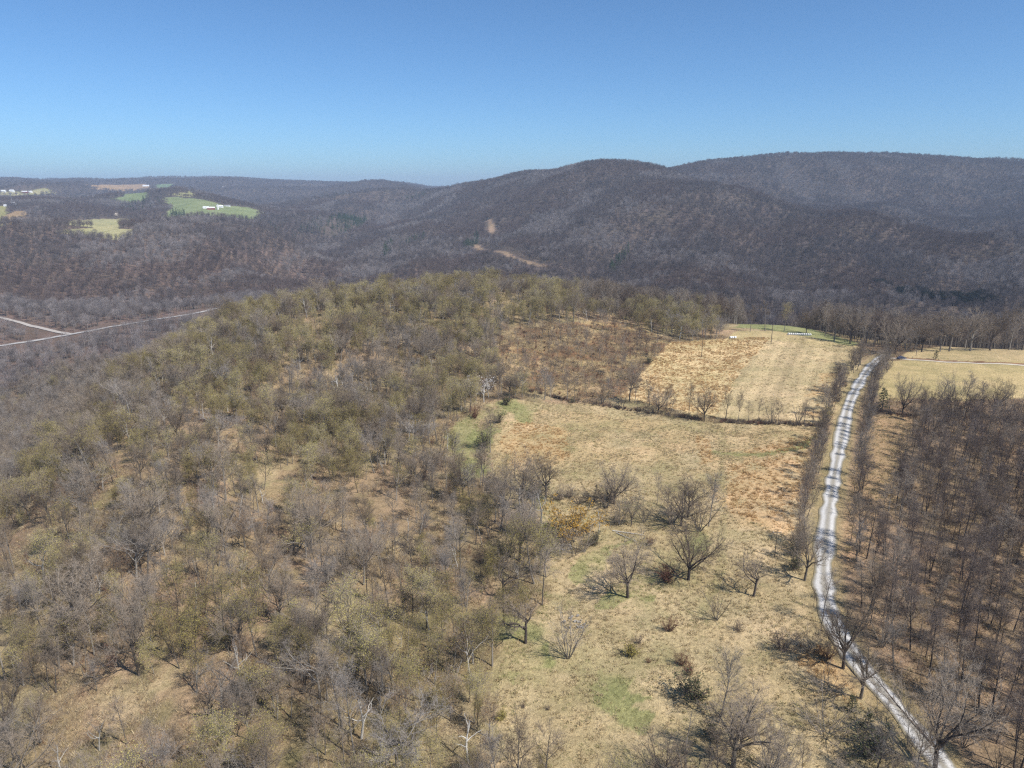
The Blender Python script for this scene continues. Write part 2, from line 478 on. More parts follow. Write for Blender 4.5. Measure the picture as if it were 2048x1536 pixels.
# ------------------------------------------------------------------ mesh helpers
def mesh_np(name, V, F3=None, F4=None, mi3=None, mi4=None, mats=()):
    V = np.asarray(V, np.float32).reshape(-1, 3)
    F3 = np.zeros((0, 3), np.int32) if F3 is None else np.asarray(F3, np.int32).reshape(-1, 3)
    F4 = np.zeros((0, 4), np.int32) if F4 is None else np.asarray(F4, np.int32).reshape(-1, 4)
    me = bpy.data.meshes.new(name)
    me.vertices.add(len(V)); me.vertices.foreach_set("co", V.ravel())
    nl = F3.size + F4.size
    me.loops.add(nl)
    me.loops.foreach_set("vertex_index", np.concatenate([F3.ravel(), F4.ravel()]).astype(np.int32))
    npol = len(F3) + len(F4)
    me.polygons.add(npol)
    st = np.concatenate([np.arange(len(F3)) * 3, F3.size + np.arange(len(F4)) * 4]).astype(np.int32)
    me.polygons.foreach_set("loop_start", st)
    for mt in mats:
        me.materials.append(mt)
    if mi3 is not None or mi4 is not None:
        mi3 = np.zeros(len(F3), np.int32) if mi3 is None else mi3
        mi4 = np.zeros(len(F4), np.int32) if mi4 is None else mi4
        me.polygons.foreach_set("material_index", np.concatenate([mi3, mi4]).astype(np.int32))
    me.update(calc_edges=True)
    me.validate()
    return me


def obj(name, me, parent=None):
    o = bpy.data.objects.new(name, me)
    C.objects.link(o)
    if parent is not None:
        o.parent = parent
    return o


def tag(o, label=None, cat=None, group=None, kind=None):
    if label: o['label'] = label
    if cat: o['category'] = cat
    if group: o['group'] = group
    if kind: o['kind'] = kind
    return o


def empty(name, loc, rz=0.0):
    o = bpy.data.objects.new(name, None)
    o.empty_display_size = 0.5
    C.objects.link(o)
    o.location = loc; o.rotation_euler = (0, 0, rz)
    return o


class MB:
    """collects boxes, tubes and prisms into one mesh"""
    def __init__(s):
        s.V = []; s.F = []; s.n = 0

    def add(s, V, F):
        V = np.asarray(V, float)
        s.V.append(V); s.F += [[i + s.n for i in f] for f in F]; s.n += len(V)

    def box(s, c, d, M=None):
        c = np.array(c, float); d = np.array(d, float) / 2
        V = np.array([[x, y, z] for z in (-1, 1) for y in (-1, 1) for x in (-1, 1)], float) * d + c
        if M is not None:
            V = V @ M.T
        s.add(V, [(0, 2, 3, 1), (4, 5, 7, 6), (0, 1, 5, 4), (2, 6, 7, 3), (0, 4, 6, 2), (1, 3, 7, 5)])

    def tube(s, pts, rad, k=8, cap=True):
        pts = np.asarray(pts, float); rad = np.broadcast_to(rad, (len(pts),))
        V, F = tube_np(pts, rad, k)
        F = [list(f) for f in F]
        if cap:
            F += [list(range(k))[::-1], [(len(pts) - 1) * k + i for i in range(k)]]
        s.add(V, F)

    def build(s, name, mat, parent=None):
        me = bpy.data.meshes.new(name)
        me.from_pydata(np.concatenate(s.V).tolist(), [], s.F)
        me.materials.append(mat); me.update()
        return obj(name, me, parent)


def tube_np(P, R, k):
    P = np.asarray(P, float); n = len(P)
    T = np.gradient(P, axis=0); T /= np.linalg.norm(T, axis=1)[:, None] + 1e-9
    ref = np.array([1.0, 0, 0]) if abs(T[0, 0]) < 0.8 else np.array([0, 1.0, 0])
    A = np.cross(T, ref); A /= np.linalg.norm(A, axis=1)[:, None] + 1e-9
    B = np.cross(T, A)
    ang = np.arange(k) * 2 * math.pi / k
    V = P[:, None] + R[:, None, None] * (np.cos(ang)[None, :, None] * A[:, None] + np.sin(ang)[None, :, None] * B[:, None])
    i = np.arange(n - 1)[:, None] * k; j = np.arange(k)[None]; j2 = (j + 1) % k
    F = np.stack([i + j, i + j2, i + k + j2, i + k + j], -1).reshape(-1, 4)
    return V.reshape(-1, 3), F


# ------------------------------------------------------------------ ground mesh
def build_ground():
    nu, nv = 1150, 980
    us = np.linspace(-2.3, 2.3, nu)
    vs = np.linspace(math.log(30), math.log(14000), nv)
    U, Vv = np.meshgrid(us, vs)
    Y = np.exp(Vv); X = U * Y
    Zz = height(X, Y)
    V = np.stack([X, Y, Zz], -1).reshape(-1, 3)
    i = np.arange(nv - 1)[:, None] * nu; j = np.arange(nu - 1)[None]
    F = np.stack([i + j, i + j + 1, i + nu + j + 1, i + nu + j], -1).reshape(-1, 4)
    me = mesh_np('ground', V, F4=F, mats=[ground_material()])
    x, y = X.ravel(), Y.ravel()
    col = np.zeros((len(x), 3)); grassy = np.zeros(len(x))
    litter = np.array([0.355, 0.26, 0.172]); litter2 = np.array([0.32, 0.25, 0.15])
    t = sstep(0.35, 0.65, fbm(x / 18, y / 18, 4, 11))[:, None]
    col[:] = litter * (1 - t) + litter2 * t
    t = (sstep(0.55, 0.72, fbm(x / 14, y / 14, 4, 12)) * (y < 600))[:, None]
    col = col * (1 - t * 0.6) + np.array([0.46, 0.38, 0.235]) * t * 0.6
    t = (sstep(0.60, 0.72, fbm(x / 9, y / 9, 4, 13)) * (y < 600))[:, None]
    col = col * (1 - t * 0.35) + np.array([0.19, 0.20, 0.09]) * t * 0.35
    far = sstep(520, 640, y)[:, None]
    west = (sstep(-80, -220, x) * sstep(1900, 1400, y))[:, None]
    col = col * (1 - far) + far * (np.array([0.115, 0.092, 0.083]) + west * np.array([0.05, 0.028, 0.02]) + 0.02 * (fbm(x / 60, y / 60, 3, 15)[:, None] - 0.5))
    wx, wy = wobble(x, y)
    wx2, wy2 = wobble(x, y, 8.0, 10.0)
    near = y < 620

    def paint(poly, c, a=1.0, g=1.0, soft=None, rag=0):
        m = near & (in_poly(wx2, wy2, poly) if rag else in_poly(wx, wy, poly))
        if not m.any():
            return
        w = np.full(m.sum(), a)
        if soft is not None:
            w = a * sstep(soft[0], soft[1], fbm(x[m] / 10, y[m] / 10, 4, soft[2]))
        col[m] = col[m] * (1 - w[:, None]) + np.array(c) * w[:, None]
        grassy[m] = g
    # the wood on the right stands on dark brown litter
    road = road_path
    m = near & (y < 420) & (seg_side(x, y, road) > 0)
    col[m] = col[m] * 0.2 + np.array([0.28, 0.20, 0.138]) * 0.8
    paint(Z['brush'], (0.24, 0.145, 0.085)); paint(Z['brush'], (0.40, 0.30, 0.17), 1, 1, (0.45, 0.6, 21))
    paint(Z['lower'], (0.42, 0.335, 0.20)); paint(Z['lower'], (0.50, 0.40, 0.25), 0.8, 1, (0.4, 0.65, 22)); paint(Z['warm'], (0.53, 0.375, 0.205), 0.38, 1, (0.3, 0.55, 28)); paint(Z['lower'], (0.33, 0.29, 0.155), 0.5, 1, (0.52, 0.7, 23))
    paint(Z['straw'], (0.62, 0.48, 0.28)); paint(Z['stubble'], (0.48, 0.385, 0.23)); paint(Z['crest'], (0.44, 0.36, 0.20))
    paint(Z['straw'], (0.52, 0.42, 0.25), 0.6, 1, (0.52, 0.66, 24))
    paint(Z['right'], (0.44, 0.355, 0.19)); paint(Z['rightback'], (0.46, 0.36, 0.21))
    paint(Z['strip'], (0.37, 0.26, 0.16)); paint(Z['glade'], (0.31, 0.285, 0.15), 1, 1, (0.25, 0.5, 29)); paint(Z['lawn'], (0.26, 0.27, 0.13))
    for p in orange:
        paint(p, (0.54, 0.375, 0.205), 0.65, 1, (0.30, 0.60, 26), 1)
    for p in green:
        paint(p, (0.25, 0.26, 0.115), 0.8, 1, (0.34, 0.58, 27), 1)
    # mown passes across the stubble field, and a faded track through the meadow
    tr = seg_dist(x, y, poly_world([(1445, 860), (1443, 950), (1448, 1050), (1440, 1150), (1400, 1230)]))
    m = near & (tr < 1.0); col[m] = col[m] * 0.6 + np.array([0.30, 0.27, 0.14]) * 0.4
    tr = seg_dist(x, y, poly_world([(1430, 905), (1520, 910), (1600, 895), (1645, 872)]))
    m = near & (tr < 1.8); col[m] = np.array([0.27, 0.255, 0.12])
    tr = seg_dist(x, y, poly_world([(1032, 842), (1000, 870), (985, 900)]))
    m = near & (tr < 0.9); col[m] = np.array([0.48, 0.38, 0.22])
    a = Z['stubble'][0]; dirv = Z['stubble'][2] - a; dirv = dirv / np.linalg.norm(dirv)
    m = near & in_poly(x, y, Z['stubble'])
    q = (x[m] - a[0]) * dirv[1] - (y[m] - a[1]) * dirv[0]
    col[m] *= (1 + 0.09 * np.sin(q * 2 * math.pi / 6.5) + 0.10 * np.sin(q * 2 * math.pi / 23))[:, None]
    d = seg_dist(x, y, road)
    m = near & (d < 5.5); w = (sstep(5.5, 3.0, d[m]) * 0.7)[:, None]
    col[m] = col[m] * (1 - w) + np.array([0.33, 0.27, 0.15]) * w
    tr = seg_dist(x, y, drive_path + np.array([0, 3.2])); m = near & (tr < 1.6); col[m] = np.array([0.22, 0.11, 0.075])
    for poly, c in list(zip(field_fronts, [c for _, c in far_fields])) + far_fields:
        m = (y > 1000) & in_poly(x, y, poly)
        col[m] = np.array(c) * (0.85 + 0.3 * fbm(x[m] / 50, y[m] / 50, 3, 91))[:, None]
        grassy[m] = 1
    for path, w in ((cut_a, 7), (cut_b, 7)):
        m = (y > 700) & (seg_dist(x, y, path) < w); col[m] = (0.29, 0.21, 0.15)
    ca = me.color_attributes.new('zone_colour', 'FLOAT_COLOR', 'POINT')
    ca.data.foreach_set('color', np.concatenate([np.clip(col, 0, 1), np.ones((len(x), 1))], 1).astype(np.float32).ravel())
    ga = me.attributes.new('grassy', 'FLOAT', 'POINT'); ga.data.foreach_set('value', grassy.astype(np.float32))
    me.polygons.foreach_set('use_smooth', np.ones(len(F), bool))
    g = obj('ground', me); tag(g, kind='structure')
    return g


def seg_side(X, Y, path):
    """positive to the right of a path that runs towards the camera (the road lists its far end first)"""
    # x of the road at a given Y
    p = path[np.argsort(path[:, 1])]
    rx = np.interp(Y, p[:, 1], p[:, 0])
    return X - rx


build_ground()


def ribbon(name, path, width, mat, lift=0.06, step=1.5, wob=0.0):
    p = np.asarray(path, float)
    # smooth resample
    for _ in range(3):
        q = np.empty((2 * len(p) - 2, 2)); q[0::2] = p[:-1] * 0.75 + p[1:] * 0.25; q[1::2] = p[:-1] * 0.25 + p[1:] * 0.75
        p = np.concatenate([p[:1], q, p[-1:]])
    d = np.concatenate([[0], np.cumsum(np.linalg.norm(np.diff(p, axis=0), axis=1))])
    s = np.arange(0, d[-1], step)
    P = np.stack([np.interp(s, d, p[:, 0]), np.interp(s, d, p[:, 1])], 1)
    T = np.gradient(P, axis=0); T /= np.linalg.norm(T, axis=1)[:, None]
    Nn = np.stack([-T[:, 1], T[:, 0]], 1)
    k = 9
    ac = np.linspace(-1, 1, k)
    w = width / 2 * (1 + wob * (vnoise(s / 6, s * 0, 5) - 0.5))
    X = P[:, 0, None] + Nn[:, 0, None] * ac * w[:, None]; Y = P[:, 1, None] + Nn[:, 1, None] * ac * w[:, None]
    Zz = height(X, Y) + lift
    Zz += 0.10 * (1 - ac[None] ** 2) * (lift < 0.3)
    V = np.stack([X, Y, Zz], -1).reshape(-1, 3)
    i = np.arange(len(s) - 1)[:, None] * k; j = np.arange(k - 1)[None]
    F = np.stack([i + j, i + k + j, i + k + j + 1, i + j + 1], -1).reshape(-1, 4)
    me = mesh_np(name, V, F4=F, mats=[mat])
    a = me.attributes.new('across', 'FLOAT', 'POINT'); a.data.foreach_set('value', np.tile(ac, len(s)).astype(np.float32))
    o = obj(name, me); tag(o, kind='structure')
    return o


ribbon('gravel_road', road_path, 4.8, gravel_material('gravel', (0.35, 0.33, 0.295), (0.54, 0.525, 0.50), (0.24, 0.205, 0.13)), 0.10, wob=0.5)
ribbon('farm_driveway', drive_path, 2.6, gravel_material('drive_gravel', (0.50, 0.45, 0.36), (0.56, 0.50, 0.42), (0.42, 0.34, 0.2)), 0.10)
ribbon('valley_road', valley_road, 7, gravel_material('pale_tarmac', (0.40, 0.38, 0.36), (0.44, 0.42, 0.40), (0.36, 0.33, 0.3)), 0.6, 6)
ribbon('valley_lane', valley_spur, 5.0, gravel_material('pale_lane', (0.42, 0.38, 0.34), (0.46, 0.42, 0.38), (0.36, 0.33, 0.3)), 0.6, 6)


# ------------------------------------------------------------------ tree generator
def unit(v):
    return v / (np.linalg.norm(v) + 1e-9)


class Tree:
    def __init__(s, seed):
        s.r = np.random.default_rng(seed)
        s.tubes = []      # (V, F, part, mat)
        s.tw = []         # twig triangles (3,3)
        s.twp = []
        s.bud = []
        s.branches = []   # (pts, radii, level)

    def path(s, p, d, L, n, wander, up):
        pts = [np.array(p, float)]
        d = unit(np.array(d, float))
        for i in range(n):
            d = unit(d + s.r.normal(0, wander, 3) + np.array([0, 0, up]))
            pts.append(pts[-1] + d * L / n)
        return np.array(pts)

    def branch(s, p, d, L, r0, r1, n, wander, up, level):
        P = s.path(p, d, L, n, wander, up)
        R = np.linspace(r0, r1, n + 1)
        s.branches.append((P, R, level))
        return P, R

    def kids(s, P, R, L, spec, level):
        cnt, f0, f1, ang, lr, rr, n, wander, up = spec
        cnt = max(1, int(round(cnt * s.r.uniform(0.8, 1.2))))
        out = []
        az0 = s.r.uniform(0, 6.28)
        for i in range(cnt):
            f = f0 + (f1 - f0) * (i + s.r.uniform(0.2, 0.8)) / cnt
            k = f * (len(P) - 1); a = int(min(k, len(P) - 2)); t = k - a
            p = P[a] * (1 - t) + P[a + 1] * t
            r = R[a] * (1 - t) + R[a + 1] * t
            T = unit(P[a + 1] - P[a])
            az = az0 + i * 2.4 + s.r.uniform(-0.5, 0.5)
            ref = np.array([0, 0, 1.0]) if abs(T[2]) < 0.9 else np.array([1.0, 0, 0])
            A = unit(np.cross(T, ref)); B = np.cross(T, A)
            th = ang * s.r.uniform(0.75, 1.25)
            d = T * math.cos(th) + (A * math.cos(az) + B * math.sin(az)) * math.sin(th)
            l = L * lr * s.r.uniform(0.7, 1.2) * (1.15 - 0.5 * (f - f0) / max(f1 - f0, .01))
            Pc, Rc = s.branch(p, d, l, max(r * rr, 0.012), 0.012, n, wander, up, level)
            out.append((Pc, Rc, l))
        return out

    def twigs(s, P, per_m, length, width, spread=0.9, up=0.3, buds=0, bud_size=0.12):
        L = np.linalg.norm(np.diff(P, axis=0), axis=1).sum()
        n = max(2, int(per_m * L))
        f = s.r.uniform(0.15, 1.0, n) * (len(P) - 1)
        a = np.minimum(f.astype(int), len(P) - 2); t = (f - a)[:, None]
        base = P[a] * (1 - t) + P[a + 1] * t
        T = P[a + 1] - P[a]; T /= np.linalg.norm(T, axis=1)[:, None] + 1e-9
        d = T + s.r.normal(0, spread, (n, 3)) + np.array([0, 0, up])
        d /= np.linalg.norm(d, axis=1)[:, None]
        l = length * s.r.uniform(0.5, 1.3, n)[:, None]
        tip = base + d * l
        side = np.cross(d, s.r.normal(0, 1, (n, 3))); side /= np.linalg.norm(side, axis=1)[:, None] + 1e-9
        w = width * s.r.uniform(0.6, 1.3, n)[:, None]
        s.tw.append(np.stack([base - side * w / 2, base + side * w / 2, tip], 1))
        # side shoots
        m = 3
        for k in range(m):
            tt = s.r.uniform(0.3, 0.8, (n, 1))
            b2 = base + d * l * tt
            d2 = d + s.r.normal(0, 0.7, (n, 3)); d2 /= np.linalg.norm(d2, axis=1)[:, None]
            tip2 = b2 + d2 * l * 0.6
            s2 = np.cross(d2, s.r.normal(0, 1, (n, 3))); s2 /= np.linalg.norm(s2, axis=1)[:, None] + 1e-9
            s.tw.append(np.stack([b2 - s2 * w * 0.35, b2 + s2 * w * 0.35, tip2], 1))
        if buds:
            nb = n * buds
            idx = s.r.integers(0, n, nb)
            c = base[idx] + d[idx] * l[idx] * s.r.uniform(0.3, 1.15, (nb, 1)) + s.r.normal(0, length * 0.22, (nb, 3))
            a1 = s.r.normal(0, 1, (nb, 3)); a1 /= np.linalg.norm(a1, axis=1)[:, None]
            a2 = np.cross(a1, s.r.normal(0, 1, (nb, 3))); a2 /= np.linalg.norm(a2, axis=1)[:, None] + 1e-9
            z = bud_size * s.r.uniform(0.5, 1.4, (nb, 1))
            s.bud.append(np.stack([c - a1 * z / 2, c + a1 * z / 2, c + a2 * z * 0.9], 1))

    def meshes(s, name, bark, twig, bud=None, thick_level=1):
        """(trunk mesh, crown mesh): trunk and main limbs, then branches, twigs and buds"""
        tv, tf, n = [], [], 0
        cv, cf, cn = [], [], 0
        for P, R, lv in s.branches:
            k = 7 if lv == 0 else (5 if lv == 1 else 3)
            V, F = tube_np(P, R, k)
            if lv == 0 or lv < thick_level or (lv == thick_level and R[0] > 0.07):
                tv.append(V); tf.append(F + n); n += len(V)
            else:
                cv.append(V); cf.append(F + cn); cn += len(V)
        tm = mesh_np(name + '_trunk', np.concatenate(tv), F4=np.concatenate(tf), mats=[bark])
        tm.polygons.foreach_set('use_smooth', np.ones(len(tm.polygons), bool))
        V = cv[:]; f4 = np.concatenate(cf) if cf else np.zeros((0, 4), int)
        tris = np.concatenate(s.tw) if s.tw else np.zeros((0, 3, 3))
        nb = 0
        if s.bud:
            bb = np.concatenate(s.bud); nb = len(bb); tris = np.concatenate([tris, bb])
        V.append(tris.reshape(-1, 3))
        f3 = np.arange(len(tris) * 3).reshape(-1, 3) + cn
        mi3 = np.zeros(len(f3), int)
        if nb: mi3[-nb:] = 1
        mats = [twig] + ([bud] if bud else [])
        cm = mesh_np(name + '_crown', np.concatenate(V), F3=f3, F4=f4, mi3=mi3, mats=mats)
        return tm, cm


PROTO = {}   # name -> (trunk mesh, crown mesh, height)


def reg(name, t, H, bark, twig, bud=None, thick=1):
    tm, cm = t.meshes(name, MAT[bark], MAT[twig], MAT[bud] if bud else None, thick)
    PROTO[name] = (tm, cm, H)


def forest_tree(name, seed, H=15, r=0.2, cb=0.45, crown=0.30, bark='bark', twig='twig', bud=None, nbud=0, nl=13, lean=0.04, per_m=3.7, tl=1.0, tw=0.030, ang=0.75, bsize=0.10):
    t = Tree(seed)
    P, R = t.branch((0, 0, -0.4), (t.r.normal(0, lean), t.r.normal(0, lean), 1), H * 0.93 + 0.4, r, 0.03, 9, 0.035, 0.04, 0)
    limbs = t.kids(P, R, H, (nl, cb, 0.97, ang, crown, 0.62, 5, 0.15, 0.12), 1)
    for Pl, Rl, Ll in limbs:
        t.twigs(Pl, per_m * 0.8, tl, tw, buds=nbud, bud_size=bsize)
        for Pk, Rk, Lk in t.kids(Pl, Rl, Ll, (7, 0.2, 0.97, 0.7, 0.45, 0.6, 3, 0.15, 0.08), 2):
            t.twigs(Pk, per_m * 1.9, tl, tw, buds=nbud, bud_size=bsize)
    t.twigs(P[-3:], per_m * 1.5, tl, tw, buds=nbud, bud_size=bsize)
    reg(name, t, H, bark, twig, bud)


def open_tree(name, seed, H=14, r=0.3, fork=0.22, nl=6, spread=0.6, bark='bark_dark', twig='twig', bud=None, nbud=0, per_m=5.2, wander=0.14, tl=0.9, tw=0.032):
    t = Tree(seed)
    P, R = t.branch((0, 0, -0.4), (0.03, 0.02, 1), H * (fork + 0.12) + 0.4, r, r * 0.65, 4, 0.04, 0.02, 0)
    limbs = t.kids(P, R, H, (nl + 1, 0.55, 1.0, spread, 0.62, 0.72, 7, wander, 0.10), 1)
    for Pl, Rl, Ll in limbs:
        Rl[:] = np.linspace(Rl[0], 0.025, len(Rl))
        for Pk, Rk, Lk in t.kids(Pl, Rl, Ll, (8, 0.15, 0.95, 0.65, 0.45, 0.68, 5, wander, 0.06), 2):
            t.twigs(Pk, per_m * 0.5, tl, tw, buds=nbud)
            for Pj, Rj, Lj in t.kids(Pk, Rk, Lk, (5, 0.25, 0.97, 0.6, 0.55, 0.6, 3, 0.12, 0.05), 3):
                t.twigs(Pj, per_m * 1.5, tl * 0.8, tw * 0.85, buds=nbud)
    top = max(float(b[0][:, 2].max()) for b in t.branches)
    reg(name, t, top, bark, twig, bud)


def multi_tree(name, seed, H=9, nst=7, spread=0.35, bark='bark', twig='twig', bud=None, nbud=0, per_m=5, r=0.09, tl=0.8, tw=0.028, bsize=0.12):
    t = Tree(seed)
    for i in range(nst):
        az = i * 6.283 / nst + t.r.uniform(-0.3, 0.3); th = spread * t.r.uniform(0.3, 1.2)
        d = (math.sin(th) * math.cos(az), math.sin(th) * math.sin(az), math.cos(th))
        P, R = t.branch((0.15 * math.cos(az), 0.15 * math.sin(az), -0.3), d, H * t.r.uniform(0.75, 1.08), r * t.r.uniform(0.6, 1.2), 0.015, 6, 0.08, 0.02, 0)
        for Pk, Rk, Lk in t.kids(P, R, H, (7, 0.2, 0.95, 0.55, 0.26, 0.55, 4, 0.12, 0.06), 2):
            t.twigs(Pk, per_m, tl, tw, buds=nbud, bud_size=bsize)
    reg(name, t, H, bark, twig, bud, 0)


def snag_tree(name, seed, H=11, r=0.22, nl=7, twigs=0.6, bark='bark_pale'):
    t = Tree(seed)
    P, R = t.branch((0, 0, -0.4), (0.05, 0.03, 1), H * 0.85, r, 0.07, 8, 0.07, 0.03, 0)
    for Pl, Rl, Ll in t.kids(P, R, H, (nl, 0.35, 1.0, 0.75, 0.33, 0.6, 6, 0.24, 0.08), 1):
        Rl[:] = np.linspace(Rl[0] * 1.1, 0.03, len(Rl))
        for Pk, Rk, Lk in t.kids(Pl, Rl, Ll, (4, 0.3, 1.0, 0.8, 0.5, 0.6, 4, 0.22, 0.05), 2):
            t.twigs(Pk, twigs * 2, 0.6, 0.03)
    reg(name, t, H, bark, 'twig_pale', None)


def bush(name, seed, H=2.2, W=2.4, n=26, twig='twig', bud=None, nbud=0, per_m=6, bsize=0.14, tw=0.03):
    t = Tree(seed)
    for i in range(n):
        az = t.r.uniform(0, 6.283); th = math.atan2(W / 2, H) * t.r.uniform(0.1, 1.35)
        d = (math.sin(th) * math.cos(az), math.sin(th) * math.sin(az), math.cos(th))
        rr = t.r.uniform(0, 0.25) * W / 2
        P, R = t.branch((rr * math.cos(az), rr * math.sin(az), -0.1), d, H * t.r.uniform(0.6, 1.05), 0.022, 0.008, 4, 0.13, 0.03, 0 if i < 4 else 2)
        t.twigs(P, per_m, 0.5, tw, 0.8, 0.15, buds=nbud, bud_size=bsize)
    reg(name, t, H, 'bark_dark', twig, bud, 0)


def conifer(name, seed, H=14, W=5.0, leaf='leaf_dark', n=46, per=26):
    t = Tree(seed)
    P, R = t.branch((0, 0, -0.3), (0, 0, 1), H, 0.16, 0.02, 6, 0.01, 0.02, 0)
    for i in range(n):
        f = 0.08 + 0.9 * (i + t.r.uniform(0, 1)) / n
        z = f * H; az = i * 2.4; L = W / 2 * (1 - f) ** 0.8 * t.r.uniform(0.7, 1.15) + 0.2
        d = np.array((math.cos(az), math.sin(az), -0.12))
        Pb, Rb = t.branch((0, 0, z), d, L, 0.03, 0.008, 3, 0.04, 0.03, 2)
        t.twigs(Pb, 1.2, 0.5, 0.03, 0.5, 0.0, buds=per, bud_size=0.26)
    reg(name, t, H, 'bark_dark', 'twig_dark', leaf, 0)


# near kinds
forest_tree('grey_a', 1, 15, 0.20, 0.37, 0.275)
forest_tree('grey_b', 2, 16, 0.22, 0.45, 0.255, nl=10, lean=0.08)
forest_tree('grey_c', 3, 14, 0.17, 0.33, 0.305, twig='twig_pale', lean=0.06)
forest_tree('slim_a', 4, 13, 0.11, 0.45, 0.205, nl=11, per_m=3.4)
forest_tree('slim_b', 5, 12, 0.10, 0.4, 0.215, nl=11, per_m=3.4, lean=0.1)
forest_tree('sapling_a', 6, 7, 0.055, 0.25, 0.22, nl=9, per_m=4.0, tl=0.6)
forest_tree('sapling_b', 7, 6, 0.05, 0.2, 0.25, nl=9, per_m=4.0, tl=0.6, twig='twig_red')
forest_tree('olive_a', 8, 14, 0.18, 0.33, 0.365, bud='bud_olive', nbud=4, per_m=2.8)
forest_tree('olive_b', 9, 12, 0.15, 0.28, 0.375, bud='bud_olive', nbud=5, per_m=2.7, lean=0.1)
forest_tree('olive_c', 10, 9, 0.10, 0.23, 0.395, bud='bud_olive', nbud=6, per_m=3.1)
forest_tree('rust_a', 11, 12, 0.14, 0.33, 0.355, bud='bud_rust', nbud=2, per_m=3.1)
forest_tree('dark_a', 12, 15, 0.17, 0.4, 0.245, bark='bark_dark', twig='twig_dark', nl=14, per_m=3.6)
forest_tree('dark_b', 13, 14, 0.14, 0.45, 0.225, bark='bark_dark', twig='twig_dark', nl=13, per_m=3.6)
forest_tree('dark_c', 14, 13, 0.12, 0.35, 0.235, bark='bark_dark', twig='twig', nl=13, per_m=3.4)
snag_tree('snag_a', 15, 12, 0.24)
snag_tree('snag_b', 16, 10, 0.18, 6)
open_tree('open_a', 17, 14, 0.30)
open_tree('open_b', 18, 13, 0.26, 0.15, 7, 0.75, per_m=3.6)
open_tree('open_c', 19, 14, 0.32, 0.25, 5, 0.55, bark='bark', wander=0.18)
open_tree('oak_a', 27, 14, 0.24, 0.38, 6, 0.6, bark='bark', wander=0.18, per_m=3.6)
open_tree('oak_b', 28, 13, 0.2, 0.32, 5, 0.7, bark='bark_mid', twig='twig_pale', wander=0.22, per_m=3.2)
open_tree('oak_c', 29, 12, 0.18, 0.4, 5, 0.6, bark='bark_mid', bud='bud_olive', nbud=2, wander=0.2, per_m=2.4)
open_tree('crooked_a', 20, 9, 0.20, 0.3, 4, 0.95, wander=0.26, per_m=3.0)
open_tree('green_open', 26, 10, 0.16, 0.2, 5, 0.6, bud='leaf_green', nbud=1, wander=0.12, per_m=2.0)
multi_tree('multi_a', 21, 10, 8, 0.42, twig='twig_pale')
multi_tree('multi_b', 22, 8, 6, 0.35)
multi_tree('gold_thicket', 23, 5.2, 16, 0.85, bud='leaf_gold', nbud=7, per_m=4.0, r=0.05, tl=0.5, bsize=0.15)
multi_tree('blossom', 24, 6, 13, 0.95, bud='blossom', nbud=6, per_m=3.0, r=0.07, tl=0.5, bsize=0.15)
multi_tree('thicket_grey', 25, 5, 12, 0.7, per_m=4.0, r=0.04, tl=0.6)
bush('bush_brown', 30, 2.0, 2.4, twig='twig_red')
bush('bush_grey', 31, 2.4, 2.6, twig='twig')
bush('bush_dark', 32, 2.2, 2.6, twig='twig_dark')
bush('bush_green', 33, 2.2, 2.6, twig='twig_dark', bud='leaf_shrub', nbud=3, bsize=0.12)
bush('bush_laurel', 38, 2.2, 2.8, n=20, twig='twig_dark', bud='leaf_laurel', nbud=8, bsize=0.22)
bush('bush_olive', 34, 2.2, 2.4, twig='twig', bud='bud_olive', nbud=4)
bush('bush_fresh', 35, 1.2, 1.8, twig='twig', bud='leaf_green', nbud=4, bsize=0.12)
conifer('cedar', 36, 6, 3.4, leaf='leaf_shrub', n=44, per=9)
conifer('spruce', 37, 17, 6.0, n=44, per=7)


def far_tree(name, seed, H, crown, ntw=280, w=0.12, twig='far_twig', bark='bark', bud=None):
    t = Tree(seed)
    P, R = t.branch((0, 0, -1), (t.r.normal(0, .05), 0, 1), H * 0.9, 0.28, 0.1, 3, 0.03, 0.02, 0)
    r = t.r
    n = ntw
    c = r.normal(0, 1, (n, 3)); c /= np.linalg.norm(c, axis=1)[:, None]; c *= r.uniform(0.35, 1, (n, 1)) ** 0.6
    base = c * np.array([crown, crown, H * 0.30]) + np.array([0, 0, H * 0.66])
    hub = np.array([0, 0, H * 0.35]) + np.zeros((n, 3))
    d = base - hub; d /= np.linalg.norm(d, axis=1)[:, None]
    d = d + r.normal(0, 0.35, (n, 3)); d /= np.linalg.norm(d, axis=1)[:, None]
    l = r.uniform(1.2, 3.0, (n, 1))
    side = np.cross(d, r.normal(0, 1, (n, 3))); side /= np.linalg.norm(side, axis=1)[:, None]
    t.tw.append(np.stack([base - side * w / 2, base + side * w / 2, base + d * l], 1))
    for k in range(16):
        az = r.uniform(0, 6.28); e = np.array([math.cos(az) * crown * 0.8, math.sin(az) * crown * 0.8, H * r.uniform(0.55, 0.9)])
        b = np.array([0, 0, H * r.uniform(0.3, 0.6)]); s2 = unit(np.cross(e - b, r.normal(0, 1, 3))) * 0.12
        t.tw.append(np.array([[b - s2, b + s2, e]]))
    tm, cm = t.meshes(name, MAT[bark], MAT[twig], None, 1)
    PROTO[name] = (tm, cm, H)


far_tree('far_a', 50, 15, 3.6); far_tree('far_b', 51, 16, 4.2); far_tree('far_c', 52, 13, 3.4)
far_tree('far_d', 55, 14, 3.8, twig='far_twig_red'); far_tree('far_e', 56, 15, 3.8, twig='far_twig_grey')
far_tree('clump_a', 53, 17, 5.5, 170, 0.42); far_tree('clump_b', 54, 15, 6.2, 170, 0.42)


